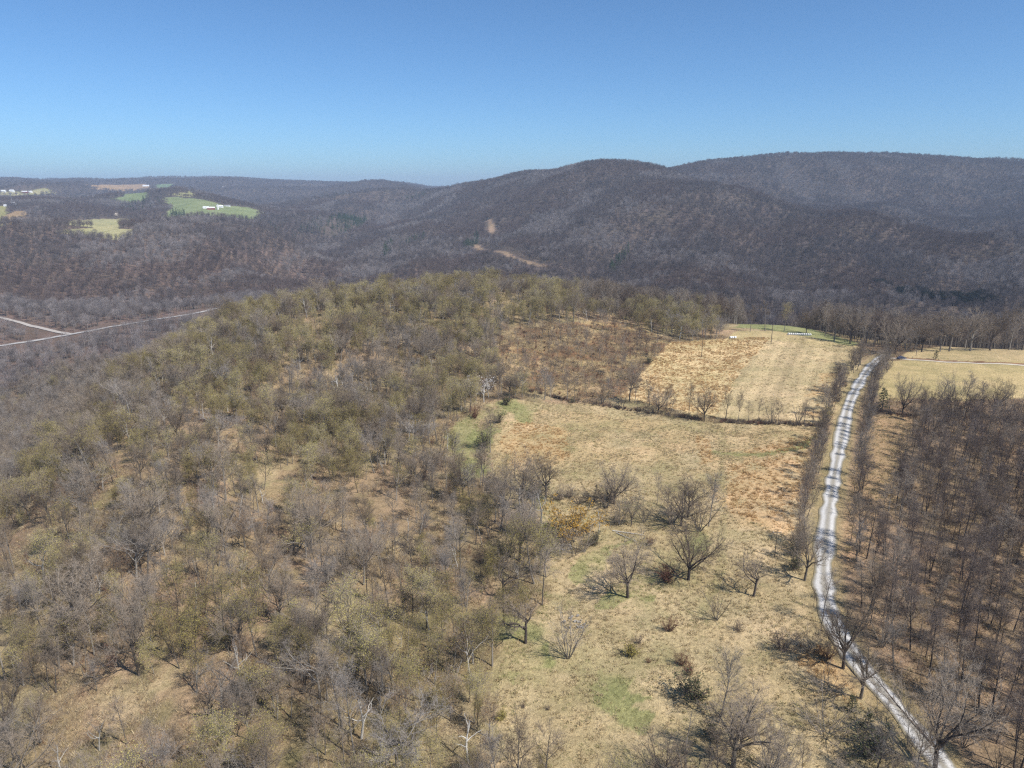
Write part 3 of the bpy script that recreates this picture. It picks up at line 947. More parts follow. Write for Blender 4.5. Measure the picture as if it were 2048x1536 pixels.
def far_conifer(name, seed, H=18, W=6.5):
    r = np.random.default_rng(seed)
    t = Tree(seed)
    t.branch((0, 0, -1), (0, 0, 1), H * 0.95, 0.25, 0.05, 2, 0.01, 0, 0)
    n = 320
    f = r.uniform(0.08, 1, n); az = r.uniform(0, 6.28, n); rad = W / 2 * (1 - f) * r.uniform(0.5, 1.1, n) + 0.1
    c = np.stack([np.cos(az) * rad, np.sin(az) * rad, f * H], 1)
    o = np.stack([np.cos(az), np.sin(az), -0.4 + 0 * az], 1) * r.uniform(0.6, 1.4, (n, 1))
    s2 = np.stack([-np.sin(az), np.cos(az), 0 * az], 1) * 0.45
    t.tw.append(np.stack([c - s2, c + s2, c + o], 1))
    tm, cm = t.meshes(name, MAT['bark_dark'], MAT['leaf_dark'], None, 1)
    PROTO[name] = (tm, cm, H)


far_conifer('far_spruce', 60)


def merged_source(name):
    """trunk and crown of a kind as one mesh, for the many trees that make up the far wood"""
    tm, cm, H = PROTO[name]
    def arr(me):
        v = np.empty(len(me.vertices) * 3, np.float32); me.vertices.foreach_get('co', v)
        ls = np.empty(len(me.polygons), np.int32); me.polygons.foreach_get('loop_start', ls)
        lt = np.empty(len(me.polygons), np.int32); me.polygons.foreach_get('loop_total', lt)
        vi = np.empty(len(me.loops), np.int32); me.loops.foreach_get('vertex_index', vi)
        mi = np.empty(len(me.polygons), np.int32); me.polygons.foreach_get('material_index', mi)
        t3 = lt == 3; t4 = lt == 4
        return v.reshape(-1, 3), vi[ls[t3][:, None] + np.arange(3)], vi[ls[t4][:, None] + np.arange(4)], mi[t3], mi[t4]
    a, b = arr(tm), arr(cm)
    n = len(a[0])
    me = mesh_np(name + '_whole', np.concatenate([a[0], b[0]]), np.concatenate([a[1], b[1] + n]), np.concatenate([a[2], b[2] + n]),
                 np.concatenate([a[3], b[3] + 1]), np.concatenate([a[4], b[4] + 1]), list(tm.materials) + list(cm.materials))
    return me


_src = {}


def source_object(name, me=None):
    if name not in _src:
        _src[name] = bpy.data.objects.new('source_' + name, me if me is not None else merged_source(name))
    return _src[name]


def scatter(name, label, kinds, pts, idx, rot, scl, cat):
    """one object that stands for everything of a kind beyond what could be counted"""
    me = bpy.data.meshes.new(name)
    me.vertices.add(len(pts)); me.vertices.foreach_set('co', np.asarray(pts, np.float32).ravel())
    for nm, ty, dat, fld in (('kind_index', 'INT', idx.astype(np.int32), 'value'), ('turn', 'FLOAT_VECTOR', rot.astype(np.float32).ravel(), 'vector'), ('size', 'FLOAT_VECTOR', scl.astype(np.float32).ravel(), 'vector')):
        a = me.attributes.new(nm, ty, 'POINT'); a.data.foreach_set(fld, dat)
    o = obj(name, me)
    ng = bpy.data.node_groups.new(name + '_nodes', 'GeometryNodeTree')
    ng.interface.new_socket('Geometry', in_out='INPUT', socket_type='NodeSocketGeometry')
    ng.interface.new_socket('Geometry', in_out='OUTPUT', socket_type='NodeSocketGeometry')
    gi = ng.nodes.new('NodeGroupInput'); go = ng.nodes.new('NodeGroupOutput')
    jn = ng.nodes.new('GeometryNodeJoinGeometry')
    def attr(nm, ty):
        a = ng.nodes.new('GeometryNodeInputNamedAttribute'); a.data_type = ty; a.inputs['Name'].default_value = nm
        return [x for x in a.outputs if x.enabled and x.name == 'Attribute'][0]
    ai, ar, asz = attr('kind_index', 'INT'), attr('turn', 'FLOAT_VECTOR'), attr('size', 'FLOAT_VECTOR')
    for k, kd in enumerate(kinds):
        oi = ng.nodes.new('GeometryNodeObjectInfo'); oi.inputs['Object'].default_value = source_object(kd)
        oi.inputs['As Instance'].default_value = False
        cmpn = ng.nodes.new('FunctionNodeCompare'); cmpn.data_type = 'INT'; cmpn.operation = 'EQUAL'
        ins = [x for x in cmpn.inputs if x.enabled]
        ng.links.new(ai, ins[0]); ins[1].default_value = k
        ip = ng.nodes.new('GeometryNodeInstanceOnPoints')
        ng.links.new(gi.outputs[0], ip.inputs['Points'])
        ng.links.new(cmpn.outputs[0], ip.inputs['Selection'])
        ng.links.new(oi.outputs['Geometry'], ip.inputs['Instance'])
        ng.links.new(ar, ip.inputs['Rotation']); ng.links.new(asz, ip.inputs['Scale'])
        ng.links.new(ip.outputs[0], jn.inputs[0])
    ng.links.new(jn.outputs[0], go.inputs[0])
    md = o.modifiers.new('scatter', 'NODES'); md.node_group = ng
    tag(o, label, cat, kind='stuff')
    return o


# ------------------------------------------------------------------ individual plants
PLANTS = []   # dicts: kind, x, y, z, rot, scale, label, group, cat, name


CAT = {}
for k in PROTO:
    CAT[k] = ('bare_tree', 'tree')
for k in PROTO:
    if k.startswith('bush'): CAT[k] = ('shrub', 'shrub')
    if k.startswith('sapling'): CAT[k] = ('sapling', 'sapling')
    if k.startswith('snag'): CAT[k] = ('dead_tree', 'tree')
    if k.startswith('olive') or k == 'oak_c' or k.startswith('rust') or k == 'green_open': CAT[k] = ('budding_tree', 'tree')
CAT['cedar'] = ('cedar_tree', 'tree'); CAT['spruce'] = ('spruce_tree', 'tree')
CAT['gold_thicket'] = ('golden_willow', 'tree'); CAT['blossom'] = ('blossom_tree', 'tree')
CAT['thicket_grey'] = ('thicket', 'shrub')
first_use = set()
individual_xy = []


def plant(kind, x, y, z, rot, sc, label, group=None, sxy=None, lean=(0, 0)):
    nm, cat = CAT[kind]
    tm, cm, H = PROTO[kind]
    root = empty(nm, (x, y, z), rot)
    root.rotation_euler = (lean[0], lean[1], rot)
    sxy = sxy or sc
    root.scale = (sxy, sxy, sc)
    tag(root, label, cat, group)
    obj('stem' if cat == 'shrub' else 'trunk', tm, root)
    obj('foliage' if cat == 'shrub' else 'crown', cm, root)
    individual_xy.append((x, y))
    return root


def place(kind, px, py, top, label, group=None, w=1.0, rot=None):
    x, y, z = G(px, py)
    H = PROTO[kind][2]
    # height whose top reaches the picture row "top"
    lo, hi = 0.3, 40
    for _ in range(30):
        mid = (lo + hi) / 2
        if project(x, y, z + mid)[1] > top: lo = mid
        else: hi = mid
    sc = lo / H
    if kind.startswith(('open', 'multi', 'crooked')) and py > 900:
        w *= 1.15      # grown in the open, crowns spread
    return plant(kind, x, y, z, rng.uniform(0, 6.28) if rot is None else rot, sc, label, group, sc * w)


T = place
g_f = 'bare trees standing in the lower meadow'
T('open_a', 1255, 1195, 1079, 'wide bare tree alone in the meadow with long forked shadow over green grass')
T('open_b', 1377, 1160, 1040, 'dense bare grey tree at the right side of the meadow beside two round shrub shadows')
T('crooked_a', 1507, 1193, 1112, 'small crooked bare tree in straw grass midway between meadow and gravel road')
T('multi_b', 1432, 1240, 1178, 'small pale twiggy tree between the reddish shrub and the crooked tree')
T('grey_c', 1417, 1053, 955, 'pale barked tree, rightmost of the meadow clump north of the dense grey tree')
T('open_c', 1375, 1035, 948, 'multi limbed dark tree in the meadow clump beside the pale barked tree')
T('slim_a', 1314, 1009, 945, 'slim bare tree standing alone at the back of the meadow clump')
T('open_b', 1228, 1008, 922, 'tall round crowned bare tree behind the collapsed grey branches')
T('slim_b', 1254, 1006, 948, 'thin leaning tree just right of the tall round crowned tree')
T('open_c', 1092, 997, 905, 'bare tree with pale trunk rising behind a dark evergreen shrub')
T('slim_b', 1073, 966, 908, 'thin pole like tree behind the dark evergreen shrub, taller of two')
T('slim_a', 1060, 960, 914, 'thin pole like tree behind the dark evergreen shrub, shorter of two')
T('open_a', 1040, 1123, 990, 'tall fan shaped grey tree left of the golden willow thicket', w=0.8)
T('green_open', 1262, 1053, 985, 'small tree with fresh green leaf haze at right of the dead pale tree')
T('crooked_a', 1007, 1199, 1108, 'crooked dark tree with long right limb at the meadow edge beside a dark shrub')
T('slim_b', 1084, 1211, 1103, 'narrow tree with long pale side branches in the mossy meadow edge', w=1.6)
T('crooked_a', 1051, 1287, 1185, 'crooked tree with one long limb curving right at the meadow edge')
T('multi_a', 1136, 1316, 1215, 'pale many stemmed tree in front of the white rubble patch', w=1.0)
T('grey_c', 940, 1249, 1150, 'pale leaning tree among olive buds just left of the crooked edge trees')
T('open_c', 1466, 1536, 1385, 'very large bare tree with grey limbs at the bottom edge of the meadow', w=1.15)
T('grey_c', 1436, 1446, 1308, 'tall slender conical bare tree behind the very large bottom tree')
T('multi_a', 1560, 1570, 1470, 'small bare tree at the bottom edge right of the very large one')
T('multi_b', 1375, 1590, 1478, 'low spreading bare tree at the bottom edge left of the very large one', w=1.3)
T('slim_a', 1600, 1566, 1478, 'thin bare tree at the bottom edge below the brown verge')
for j, (a, b, c, k, w, lb) in enumerate([
    (1186, 1004, 962, 'thicket_grey', 1.3, 'grey thicket between the golden willow and the round crowned tree'),
    (1212, 1016, 968, 'multi_b', 1.3, 'many stemmed grey tree in front of the round crowned tree'),
    (1244, 1022, 975, 'thicket_grey', 1.3, 'grey thicket under the thin leaning tree'),
    (1288, 1045, 1000, 'multi_b', 1.1, 'brown thicket right of the tree with fresh green haze'),
    (1240, 1050, 1000, 'multi_b', 1.1, 'brown thicket left of the tree with fresh green haze'),
    (1345, 1046, 985, 'multi_b', 1.3, 'low many stemmed tree left of the multi limbed dark tree'),
    (1362, 1052, 960, 'open_b', 1.0, 'broad bare tree just left of the multi limbed dark tree'),
    (1398, 1062, 990, 'multi_b', 1.2, 'grey brush between the dark tree and the pale barked tree'),
    (1110, 1000, 962, 'thicket_grey', 1.3, 'grey thicket right of the tree with pale trunk'),
    (1158, 1008, 975, 'thicket_grey', 1.4, 'low grey thicket directly behind the golden willow'),
    (1120, 1104, 1055, 'multi_b', 1.2, 'brown many stemmed shrub tree over the white rubble'),
    (1150, 1110, 1065, 'thicket_grey', 1.2, 'brown thicket right of the white rubble'),
    (1230, 1050, 1012, 'multi_b', 1.1, 'brown brush behind the collapsed grey branches'),
    (1010, 1120, 1065, 'multi_b', 1.6, 'dark bushy tree left of the tall fan shaped tree'),
    (1480, 1500, 1400, 'open_b', 0.9, 'broad bare tree overlapping the very large bottom tree from the right'),
    (1540, 1548, 1455, 'multi_a', 1.2, 'fan of bare branches at the bottom edge right of the largest tree'),
    (1330, 1570, 1480, 'open_b', 1.2, 'wide bare crown cut by the bottom edge of the meadow'),
    (1650, 1470, 1400, 'thicket_grey', 1.4, 'brown thicket left of the three dark green verge shrubs'),
    (1620, 1300, 1255, 'thicket_grey', 1.5, 'brown brush left of the short broken trunk'),
    (1655, 1390, 1340, 'thicket_grey', 1.5, 'brown brush left of the large leaning road tree')]):
    T(k, a, b, c, lb, w=w)
# beside the road
T('open_c', 1609, 1161, 1050, 'bare tree left of the gravel road beside two dark evergreen shrubs', w=0.8)
T('slim_a', 1644, 1246, 1138, 'narrow dark tree on the left verge where the gravel road starts to bend', w=1.2)
T('snag_b', 1662, 1287, 1246, 'short broken dark trunk on the left verge of the road bend', w=0.6)
T('open_a', 1686, 1337, 1190, 'large dark tree leaning over the road bend with a low right fork', w=0.85)
T('open_c', 1721, 1397, 1275, 'forked dark tree on the left verge below the road bend', w=0.9)
T('slim_b', 1754, 1434, 1362, 'small dark tree below the forked dark tree beside the road')
T('slim_a', 1770, 1461, 1390, 'thin dark sapling like tree on brown verge right of the dark green shrubs')
T('slim_b', 1814, 1496, 1400, 'dark tree at the left verge near the bottom end of the road')
T('open_b', 1868, 1540, 1320, 'big pale topped tree over the gravel road at the bottom', w=0.8)
T('slim_a', 1762, 1055, 965, 'single tree on the brown strip between road and dark wood, farther of two')
T('slim_b', 1793, 1082, 985, 'single tree on the brown strip between road and dark wood, nearer of two')
T('sapling_a', 1628, 1215, 1175, 'leaning broken sapling on the left verge of the gravel road')
# around the old house site
T('gold_thicket', 1143, 1072, 1000, 'golden budded willow thicket in the middle of the meadow', w=1.15)
T('snag_a', 1197, 1067, 1010, 'pale dead broken tree beside the golden willow thicket')
T('multi_b', 1168, 1104, 1050, 'small pale stemmed shrub tree below the golden thicket')
T('thicket_grey', 1125, 1085, 1045, 'dull brown thicket at the foot of the golden willow')
T('bush_green', 1190, 1090, 1062, 'green leafed shrub under the pale dead tree')
T('bush_fresh', 1100, 1070, 1046, 'bright green low plants by the white ring, upper clump', w=1.3)
T('bush_fresh', 1102, 1090, 1070, 'bright green low plants by the white ring, lower clump', w=1.2)
T('bush_green', 1070, 992, 955, 'dark evergreen shrub left of the pale trunked tree', w=1.4)
T('bush_dark', 1215, 1000, 968, 'dark brushy shrub at the foot of the round crowned tree', w=1.2)
T('bush_grey', 1140, 995, 965, 'grey shrub behind the golden willow thicket')
T('bush_grey', 1120, 1000, 975, 'small grey shrub between evergreen shrub and golden willow')
T('bush_brown', 1300, 1090, 1070, 'low brown shrub in pale grass right of the collapsed branches')
T('bush_brown', 1335, 1162, 1128, 'low dark red brown shrub left of the dense bare grey tree', w=1.6)
T('bush_brown', 1339, 1262, 1232, 'dark reddish shrub alone in the pale meadow')
T('bush_dark', 1477, 1262, 1240, 'small round dark shrub below the crooked meadow tree')
T('bush_dark', 1276, 1287, 1270, 'upper of two small dark green shrubs in the pale meadow')
T('bush_olive', 1261, 1312, 1288, 'lower of two small dark green shrubs in the pale meadow')
T('bush_brown', 1297, 1326, 1316, 'tiny brown shrub beside the two small dark green shrubs')
T('bush_brown', 1362, 1330, 1300, 'reddish brown shrub above the dark green meadow shrub')
T('bush_green', 1385, 1395, 1350, 'large dark green shrub left of the tall conical tree', w=1.3)
T('bush_brown', 1380, 1348, 1325, 'spreading red brown bramble beside the dark green meadow shrub', w=1.3)
T('bush_green', 1423, 1475, 1440, 'mossy green shrub under the very large bottom tree')
T('bush_green', 1592, 1110, 1078, 'upper dark evergreen shrub on the left verge of the road')
T('bush_green', 1590, 1138, 1106, 'lower dark evergreen shrub on the left verge of the road')
T('cedar', 1702, 1425, 1390, 'dark green shrub on the left verge, top one of three near the bottom')
T('cedar', 1733, 1462, 1420, 'dark green shrub on the left verge, middle one of three near the bottom')
T('bush_green', 1750, 1510, 1460, 'dark green shrub on the left verge, bottom one of three', w=1.4)
T('bush_brown', 1655, 1318, 1285, 'rust brown bramble under the road bend trees')
T('bush_dark', 1566, 1300, 1262, 'dark brush clump left of the broken trunk', w=1.3)
T('bush_dark', 1047, 1416, 1405, 'tiny dark tussock in the pale grass near the wood edge, left one')
T('bush_olive', 1004, 1440, 1420, 'small olive shrub at the left border of the bottom meadow')
T('bush_dark', 1095, 1420, 1410, 'tiny dark tussock in the pale grass near the wood edge, right one')
# meadow edge towards the upper left
T('blossom', 956, 792, 748, 'tree covered in white blossom at the wood edge', w=1.3)
T('open_b', 1000, 768, 714, 'bare tree just right of the white blossom tree')
T('grey_a', 1039, 779, 728, 'slim dark tree right of the blossom tree, second one along')
T('slim_a', 996, 826, 775, 'narrow grey tree standing in green grass below the blossom tree')
T('bush_brown', 949, 836, 812, 'red brown shrub below the white blossom tree', w=1.2)
T('bush_green', 998, 846, 824, 'dark green shrub at the corner of the lower meadow')
T('bush_green', 1012, 810, 788, 'green shrub right of the narrow grey tree below the blossom')
T('bush_green', 970, 895, 862, 'green shrub at the left edge of the orange grass patch')
T('bush_green', 928, 740, 712, 'olive green shrub above the blossom tree')
T('bush_green', 953, 1052, 1042, 'small round green shrub alone on brown slope left of meadow')
T('bush_green', 1144, 806, 794, 'small dark evergreen in the hedge line at the upper meadow corner')
T('bush_green', 1297, 727, 712, 'single dark shrub on the edge between brown brush and golden field')
# hedge line trees
for i, (a, b, c, k, w) in enumerate([(1078, 788, 750, 'slim_a', 1), (1103, 792, 745, 'slim_b', 1), (1135, 801, 742, 'grey_a', .9), (1149, 806, 748, 'slim_a', 1.2), (1175, 806, 762, 'slim_b', 1), (1203, 808, 758, 'multi_b', 1),
                                     (1226, 812, 774, 'slim_a', 1), (1245, 816, 780, 'multi_b', 1), (1275, 820, 795, 'sapling_a', 1), (1294, 824, 788, 'slim_b', 1), (1316, 828, 772, 'open_b', 1.1), (1393, 840, 785, 'slim_a', 1.2),
                                     (1408, 843, 772, 'open_b', .8), (1476, 843, 784, 'grey_a', .8), (1497, 845, 798, 'slim_b', 1.2), (1516, 845, 798, 'slim_a', 1), (1543, 848, 797, 'multi_b', .9), (1556, 849, 800, 'slim_a', 1.4),
                                     (1596, 850, 800, 'multi_b', .9), (1608, 850, 800, 'grey_a', .9), (1625, 852, 818, 'sapling_a', 1)]):
    side = 'below the brown brush' if a < 1260 else ('below the golden field' if a < 1440 else 'below the stubble field')
    T(k, a, b, c, '%s hedge tree %s, %d from the left' % ({'slim_a': 'slim', 'slim_b': 'thin', 'grey_a': 'tall', 'multi_b': 'many stemmed', 'open_b': 'spreading', 'sapling_a': 'small'}[k], side, i + 1),
      'hedgerow trees between the two meadows', w)
# right hedge
for i, (a, b, c, k, w) in enumerate([(1779, 828, 790, 'slim_b', 1), (1804, 831, 744, 'open_b', .75), (1833, 830, 785, 'slim_a', 1.3), (1848, 828, 775, 'grey_a', .8), (1868, 828, 752, 'slim_b', 1.4), (1886, 830, 748, 'multi_a', .7),
                                     (1905, 832, 742, 'multi_a', .8), (1926, 834, 750, 'grey_a', 1), (1958, 836, 760, 'slim_a', 1.4), (1985, 838, 750, 'open_b', .7), (2010, 840, 765, 'grey_b', 1), (2036, 842, 764, 'multi_b', 1)]):
    T(k, a, b, c, '%s bare tree in the row below the right field, number %d from the road' % ({'slim_a': 'slim', 'slim_b': 'thin', 'grey_a': 'tall', 'grey_b': 'tall leaning', 'multi_b': 'many stemmed', 'multi_a': 'fan shaped', 'open_b': 'spreading'}[k], i + 1),
      'row of trees below the right hand field', w)
T('cedar', 1764, 818, 776, 'dark green cedar at the road end of the right hand tree row')
T('bush_green', 1766, 728, 712, 'dark round evergreen shrub at the far end of the gravel road')
T('cedar', 1871, 719, 700, 'small lone evergreen beside the farm driveway')
# trees behind the far edge of the fields
for i, (a, b, c, k, w) in enumerate([(1500, 664, 612, 'grey_a', 1.1), (1530, 662, 604, 'grey_b', 1.1), (1568, 663, 607, 'olive_a', 1), (1612, 668, 612, 'open_b', .9), (1650, 673, 610, 'grey_a', 1.2), (1668, 682, 618, 'open_c', .9),
                                     (1700, 688, 612, 'open_a', .8), (1726, 696, 625, 'grey_b', 1), (1790, 708, 628, 'open_b', 1), (1812, 704, 640, 'multi_a', 1), (1843, 704, 628, 'open_a', .9), (1880, 703, 622, 'grey_b', 1.2),
                                     (1898, 703, 615, 'open_c', .9), (1940, 702, 612, 'open_c', .9), (1980, 701, 610, 'open_a', .9), (2018, 700, 614, 'grey_a', 1.2), (2044, 700, 612, 'open_c', .9)]):
    side = 'behind the crest of the stubble field' if a < 1740 else 'along the back of the right field'
    T(k, a, b, c, '%s tree %s, number %d from left' % ({'grey_a': 'tall bare', 'grey_b': 'straight bare', 'olive_a': 'faintly green', 'open_b': 'round crowned bare', 'open_c': 'dark forked', 'open_a': 'dark broad', 'multi_a': 'pale many stemmed'}[k], side, i + 1),
      'trees along the far edge of the fields', w)

hand_xy = np.array(individual_xy)
N_HAND = sum(1 for o in C.objects if o.type == 'EMPTY' and o.get('category') == 'tree')

# ------------------------------------------------------------------ roadside growth, placed along the two verges
def along(path, off, step, jit):
    p = np.asarray(path, float)
    d = np.concatenate([[0], np.cumsum(np.linalg.norm(np.diff(p, axis=0), axis=1))])
    s = np.arange(0, d[-1], step); s = s + rng.uniform(-jit, jit, len(s))
    P = np.stack([np.interp(s, d, p[:, 0]), np.interp(s, d, p[:, 1])], 1)
    Tn = np.stack([np.interp(s + 1, d, p[:, 0]), np.interp(s + 1, d, p[:, 1])], 1) - P
    Tn /= np.linalg.norm(Tn, axis=1)[:, None] + 1e-9
    return P + np.stack([-Tn[:, 1], Tn[:, 0]], 1) * (off + rng.normal(0, 0.8, len(s)))[:, None]


cand = []   # kind, x, y, scale, zone


def add_cand(kind, x, y, s, zone):
    cand.append((kind, float(x), float(y), float(s), zone))


rp = road_path
# path direction is far -> near, so +normal is to the east (right of picture) when walking south: n = (-ty, tx) with t=(0,-1) -> (1,0)
for (x, y) in along(rp, -6.0, 1.9, 1.2):
    if 155 < y < 400 and vnoise(np.array([y / 9.0]), np.array([0.3]), 8)[0] > 0.3:
        add_cand(rng.choice(['slim_a', 'dark_b', 'multi_b', 'dark_c', 'grey_a', 'thicket_grey', 'thicket_grey', 'bush_dark']), x, y, rng.uniform(0.6, 0.95), 'left road verge')
for (x, y) in along(rp, 7.6, 2.8, 1.2):
    if 120 < y < 345 and vnoise(np.array([y / 11.0]), np.array([0.7]), 9)[0] > 0.27:
        add_cand(rng.choice(['grey_a', 'slim_b', 'multi_b', 'dark_c', 'dark_a', 'grey_c', 'sapling_a', 'thicket_grey']), x, y, rng.uniform(0.7, 1.05), 'right road verge')
for (x, y) in along(rp, 6.5, 6, 2):
    if 70 < y < 120:
        add_cand(rng.choice(['grey_c', 'slim_b', 'multi_b']), x, y, rng.uniform(0.55, 0.8), 'right road verge')


def sample_zone(x0, x1, y0, y1, per_m2, keep):
    n = int((x1 - x0) * (y1 - y0) * per_m2)
    # jittered grid so that crowns do not pile up
    c = math.sqrt(1 / per_m2)
    gx, gy = np.meshgrid(np.arange(x0, x1, c), np.arange(y0, y1, c))
    x = gx.ravel() + rng.uniform(-0.48, 0.48, gx.size) * c; y = gy.ravel() + rng.uniform(-0.48, 0.48, gx.size) * c
    m = keep(x, y)
    return x[m], y[m]


OPEN_Z = ['lower', 'straw', 'stubble', 'crest', 'right', 'rightback', 'strip', 'glade', 'lawn', 'brush']


def is_open(x, y):
    m = np.zeros(x.shape, bool)
    for k in OPEN_Z:
        m |= in_poly(x, y, Z[k])
    m |= seg_dist(x, y, road_path) < 5.5
    m |= seg_dist(x, y, drive_path) < 4
    return m


def in_view(x, y, margin=0.08, z=None):
    return np.abs(x / np.maximum(y, 1)) < 0.80 + margin


def free_of_hand(x, y, d=4.5):
    m = np.ones(x.shape, bool)
    for hx, hy in hand_xy:
        m &= np.hypot(x - hx, y - hy) > d
    return m


# left wood
def keep_left(x, y):
    return (~is_open(x, y)) & in_view(x, y, 0.3) & (seg_side(x, y, road_path) < -6) & free_of_hand(x, y) & (x < 130 + 0 * y)


x, y = sample_zone(-420, 190, 66, 640, 1 / 18.5, keep_left)
dens = 1.1 + 0.1 * sstep(160, 330, y)
den_n = fbm(x / 22, y / 22, 3, 41)
m = rng.uniform(0, 1, len(x)) < (dens * sstep(0.28, 0.50, den_n) + 0.12)
x, y, den_n = x[m], y[m], den_n[m]
ol = fbm(x / 30, y / 30, 3, 42) + 0.10 * sstep(200, 450, y) - 0.03
flank = sstep(-10, -22, height(x, y) - (CAMZ - 88)) # lower on the flank: grey only
for i in range(len(x)):
    u = rng.uniform()
    if flank[i] + rng.normal(0, 0.2) > 0.5:
        k = rng.choice(['grey_a', 'grey_c', 'grey_b', 'slim_a', 'olive_a'], p=[.22, .44, .22, .10, .02]); s = rng.uniform(0.75, 1.05)  # more pale twigs: the slope's sunlit, hazy look put into tree colour
    elif u < 0.05:
        k = rng.choice(['snag_a', 'snag_b']); s = rng.uniform(0.7, 1.0)
    elif rng.uniform() < 0.13:
        k = rng.choice(['oak_a', 'oak_b', 'oak_c'], p=[.35, .3, .35]); s = rng.uniform(0.75, 1.1)
    elif ol[i] > 0.50 and u < 0.80:
        k = rng.choice(['olive_a', 'olive_b', 'olive_c', 'rust_a'], p=[.36, .3, .22, .12]); s = rng.uniform(0.65, 1.0)
    elif u < 0.42:
        k = rng.choice(['grey_a', 'grey_b', 'grey_c']); s = rng.uniform(0.65, 1.0)
    elif u < 0.55:
        k = rng.choice(['olive_a', 'olive_b', 'olive_c', 'rust_a', 'dark_c']); s = rng.uniform(0.6, 0.95)
    elif u < 0.76:
        k = rng.choice(['slim_a', 'slim_b', 'dark_c']); s = rng.uniform(0.6, 1.0)
    else:
        k = rng.choice(['sapling_a', 'sapling_b', 'thicket_grey']); s = rng.uniform(0.6, 1.2)
    s *= rng.choice([0.75, 0.9, 1.0, 1.2], p=[.2, .3, .35, .15])
    s *= 0.98 + 0.12 * sstep(150, 400, y[i])
    add_cand(k, x[i], y[i], s, 'hillside')
# trees standing in the brown brush behind the hedge
x, y = sample_zone(-60, 140, 230, 480, 1 / 26, lambda x, y: in_poly(x, y, Z['brush']) & free_of_hand(x, y, 3))
for i in range(len(x)):
    add_cand(rng.choice(['sapling_b', 'sapling_a', 'slim_b', 'thicket_grey', 'bush_brown', 'bush_brown', 'rust_a']), x[i], y[i], rng.uniform(0.5, 0.9), 'brown brush')
# right wood
def keep_right(x, y):
    yy = np.interp(x, [80, 130, 200, 300, 420], [262, 268, 272, 270, 262])
    return (~is_open(x, y)) & in_view(x, y, 0.9) & (seg_side(x, y, road_path) > 10) & (y < yy) & free_of_hand(x, y, 3)


x, y = sample_zone(40, 430, 62, 275, 1 / 17, keep_right)
for i in range(len(x)):
    u = rng.uniform()
    k = rng.choice(['dark_a', 'dark_b', 'dark_c', 'slim_a', 'grey_a', 'sapling_a', 'slim_b'], p=[.26, .24, .2, .1, .06, .08, .06])
    add_cand(k, x[i], y[i], rng.uniform(0.68, 1.0), 'dark wood')
# behind the fields
def keep_back(x, y):
    return (~is_open(x, y)) & in_view(x, y, 0.4) & (seg_side(x, y, road_path) > -300) & free_of_hand(x, y, 4)


x, y = sample_zone(60, 620, 395, 720, 1 / 26, lambda x, y: keep_back(x, y) & ((y > 470) | (x > 205)))
for i in range(len(x)):
    add_cand(rng.choice(['dark_a', 'dark_b', 'grey_a', 'grey_b', 'slim_a', 'grey_c']), x[i], y[i], rng.uniform(0.95, 1.4), 'back wood')

# ------------------------------------------------------------------ the largest ones are trees of their own, the rest one wood
kinds_near = sorted(set(c[0] for c in cand))
cx = np.array([c[1] for c in cand]); cyy = np.array([c[2] for c in cand]); cz = height(cx, cyy)
hh = np.array([PROTO[c[0]][2] * c[3] for c in cand])
bx, by, dep = project(cx, cyy, cz)
txp, typ, _ = project(cx, cyy, cz + hh)
vis = (bx > -10) & (bx < 2058) & (typ < 1530) & (by > 0)
size = np.where(vis, hh / dep * np.where(by > 1560, 0.6, 1), 0)
size = size * np.where(np.array(['verge' in c[4] for c in cand]), 1.5, 1.0)     # these stand free and show well
is_tree = np.array([CAT[c[0]][1] == 'tree' for c in cand])
order = np.argsort(-size * is_tree)
n_tree = max(0, 298 - N_HAND)
chosen = set(order[:n_tree].tolist())
n_small = 0
print('verge', sum(1 for c in cand if 'verge' in c[4]), [c for c in cand if 'verge' in c[4]][:6], hand_xy[:3], road_path[:4])
for i in np.argsort(-size * (~is_tree)):
    if size[i] * (~is_tree[i]) > 0 and n_small < 110:
        chosen.add(int(i)); n_small += 1
LOOK = {'oak_a': 'broad crowned grey tree', 'oak_b': 'broad pale limbed tree', 'oak_c': 'broad olive tinted tree', 'grey_a': 'bare grey tree', 'grey_b': 'leaning bare grey tree', 'grey_c': 'pale twigged bare tree', 'slim_a': 'slim bare tree', 'slim_b': 'slim tilted bare tree', 'sapling_a': 'grey sapling',
        'sapling_b': 'reddish sapling', 'olive_a': 'tall olive budded tree', 'olive_b': 'olive budded tree', 'olive_c': 'low olive budded tree', 'rust_a': 'rust tinted budding tree', 'dark_a': 'dark bare tree',
        'dark_b': 'dark slender bare tree', 'dark_c': 'brownish slender bare tree', 'snag_a': 'pale dead tree', 'snag_b': 'small pale dead tree', 'multi_b': 'many stemmed bare tree', 'thicket_grey': 'grey thicket',
        'bush_dark': 'dark brushy shrub', 'bush_brown': 'reddish brown shrub'}


def sector(i):
    px, py = bx[i], min(by[i], 1535); zn = cand[i][4]
    if zn == 'hillside':
        rows = ['ridge top', 'upper slope', 'middle slope', 'lower slope', 'bottom edge']
        r = rows[int(np.clip((py - 620) // 190, 0, 4))]
        col = 'far left' if px < 200 else ('left part' if px < 430 else ('left middle' if px < 650 else ('right middle' if px < 860 else 'beside the meadow')))
        return r + ' of the left wood, ' + col
    if zn == 'dark wood':
        return 'dark wood, ' + ('bottom part' if py > 1350 else 'lower part' if py > 1200 else 'upper part') + (' next to the road' if px < 1850 else (' in its middle' if px < 1960 else ' at the right edge'))
    if zn == 'brown brush':
        return 'brown brush behind the hedgerow'
    if zn == 'back wood':
        return 'wood behind the fields'
    return zn + (' near its bend' if py > 1150 else (' halfway up' if py > 950 else ' towards its far end'))


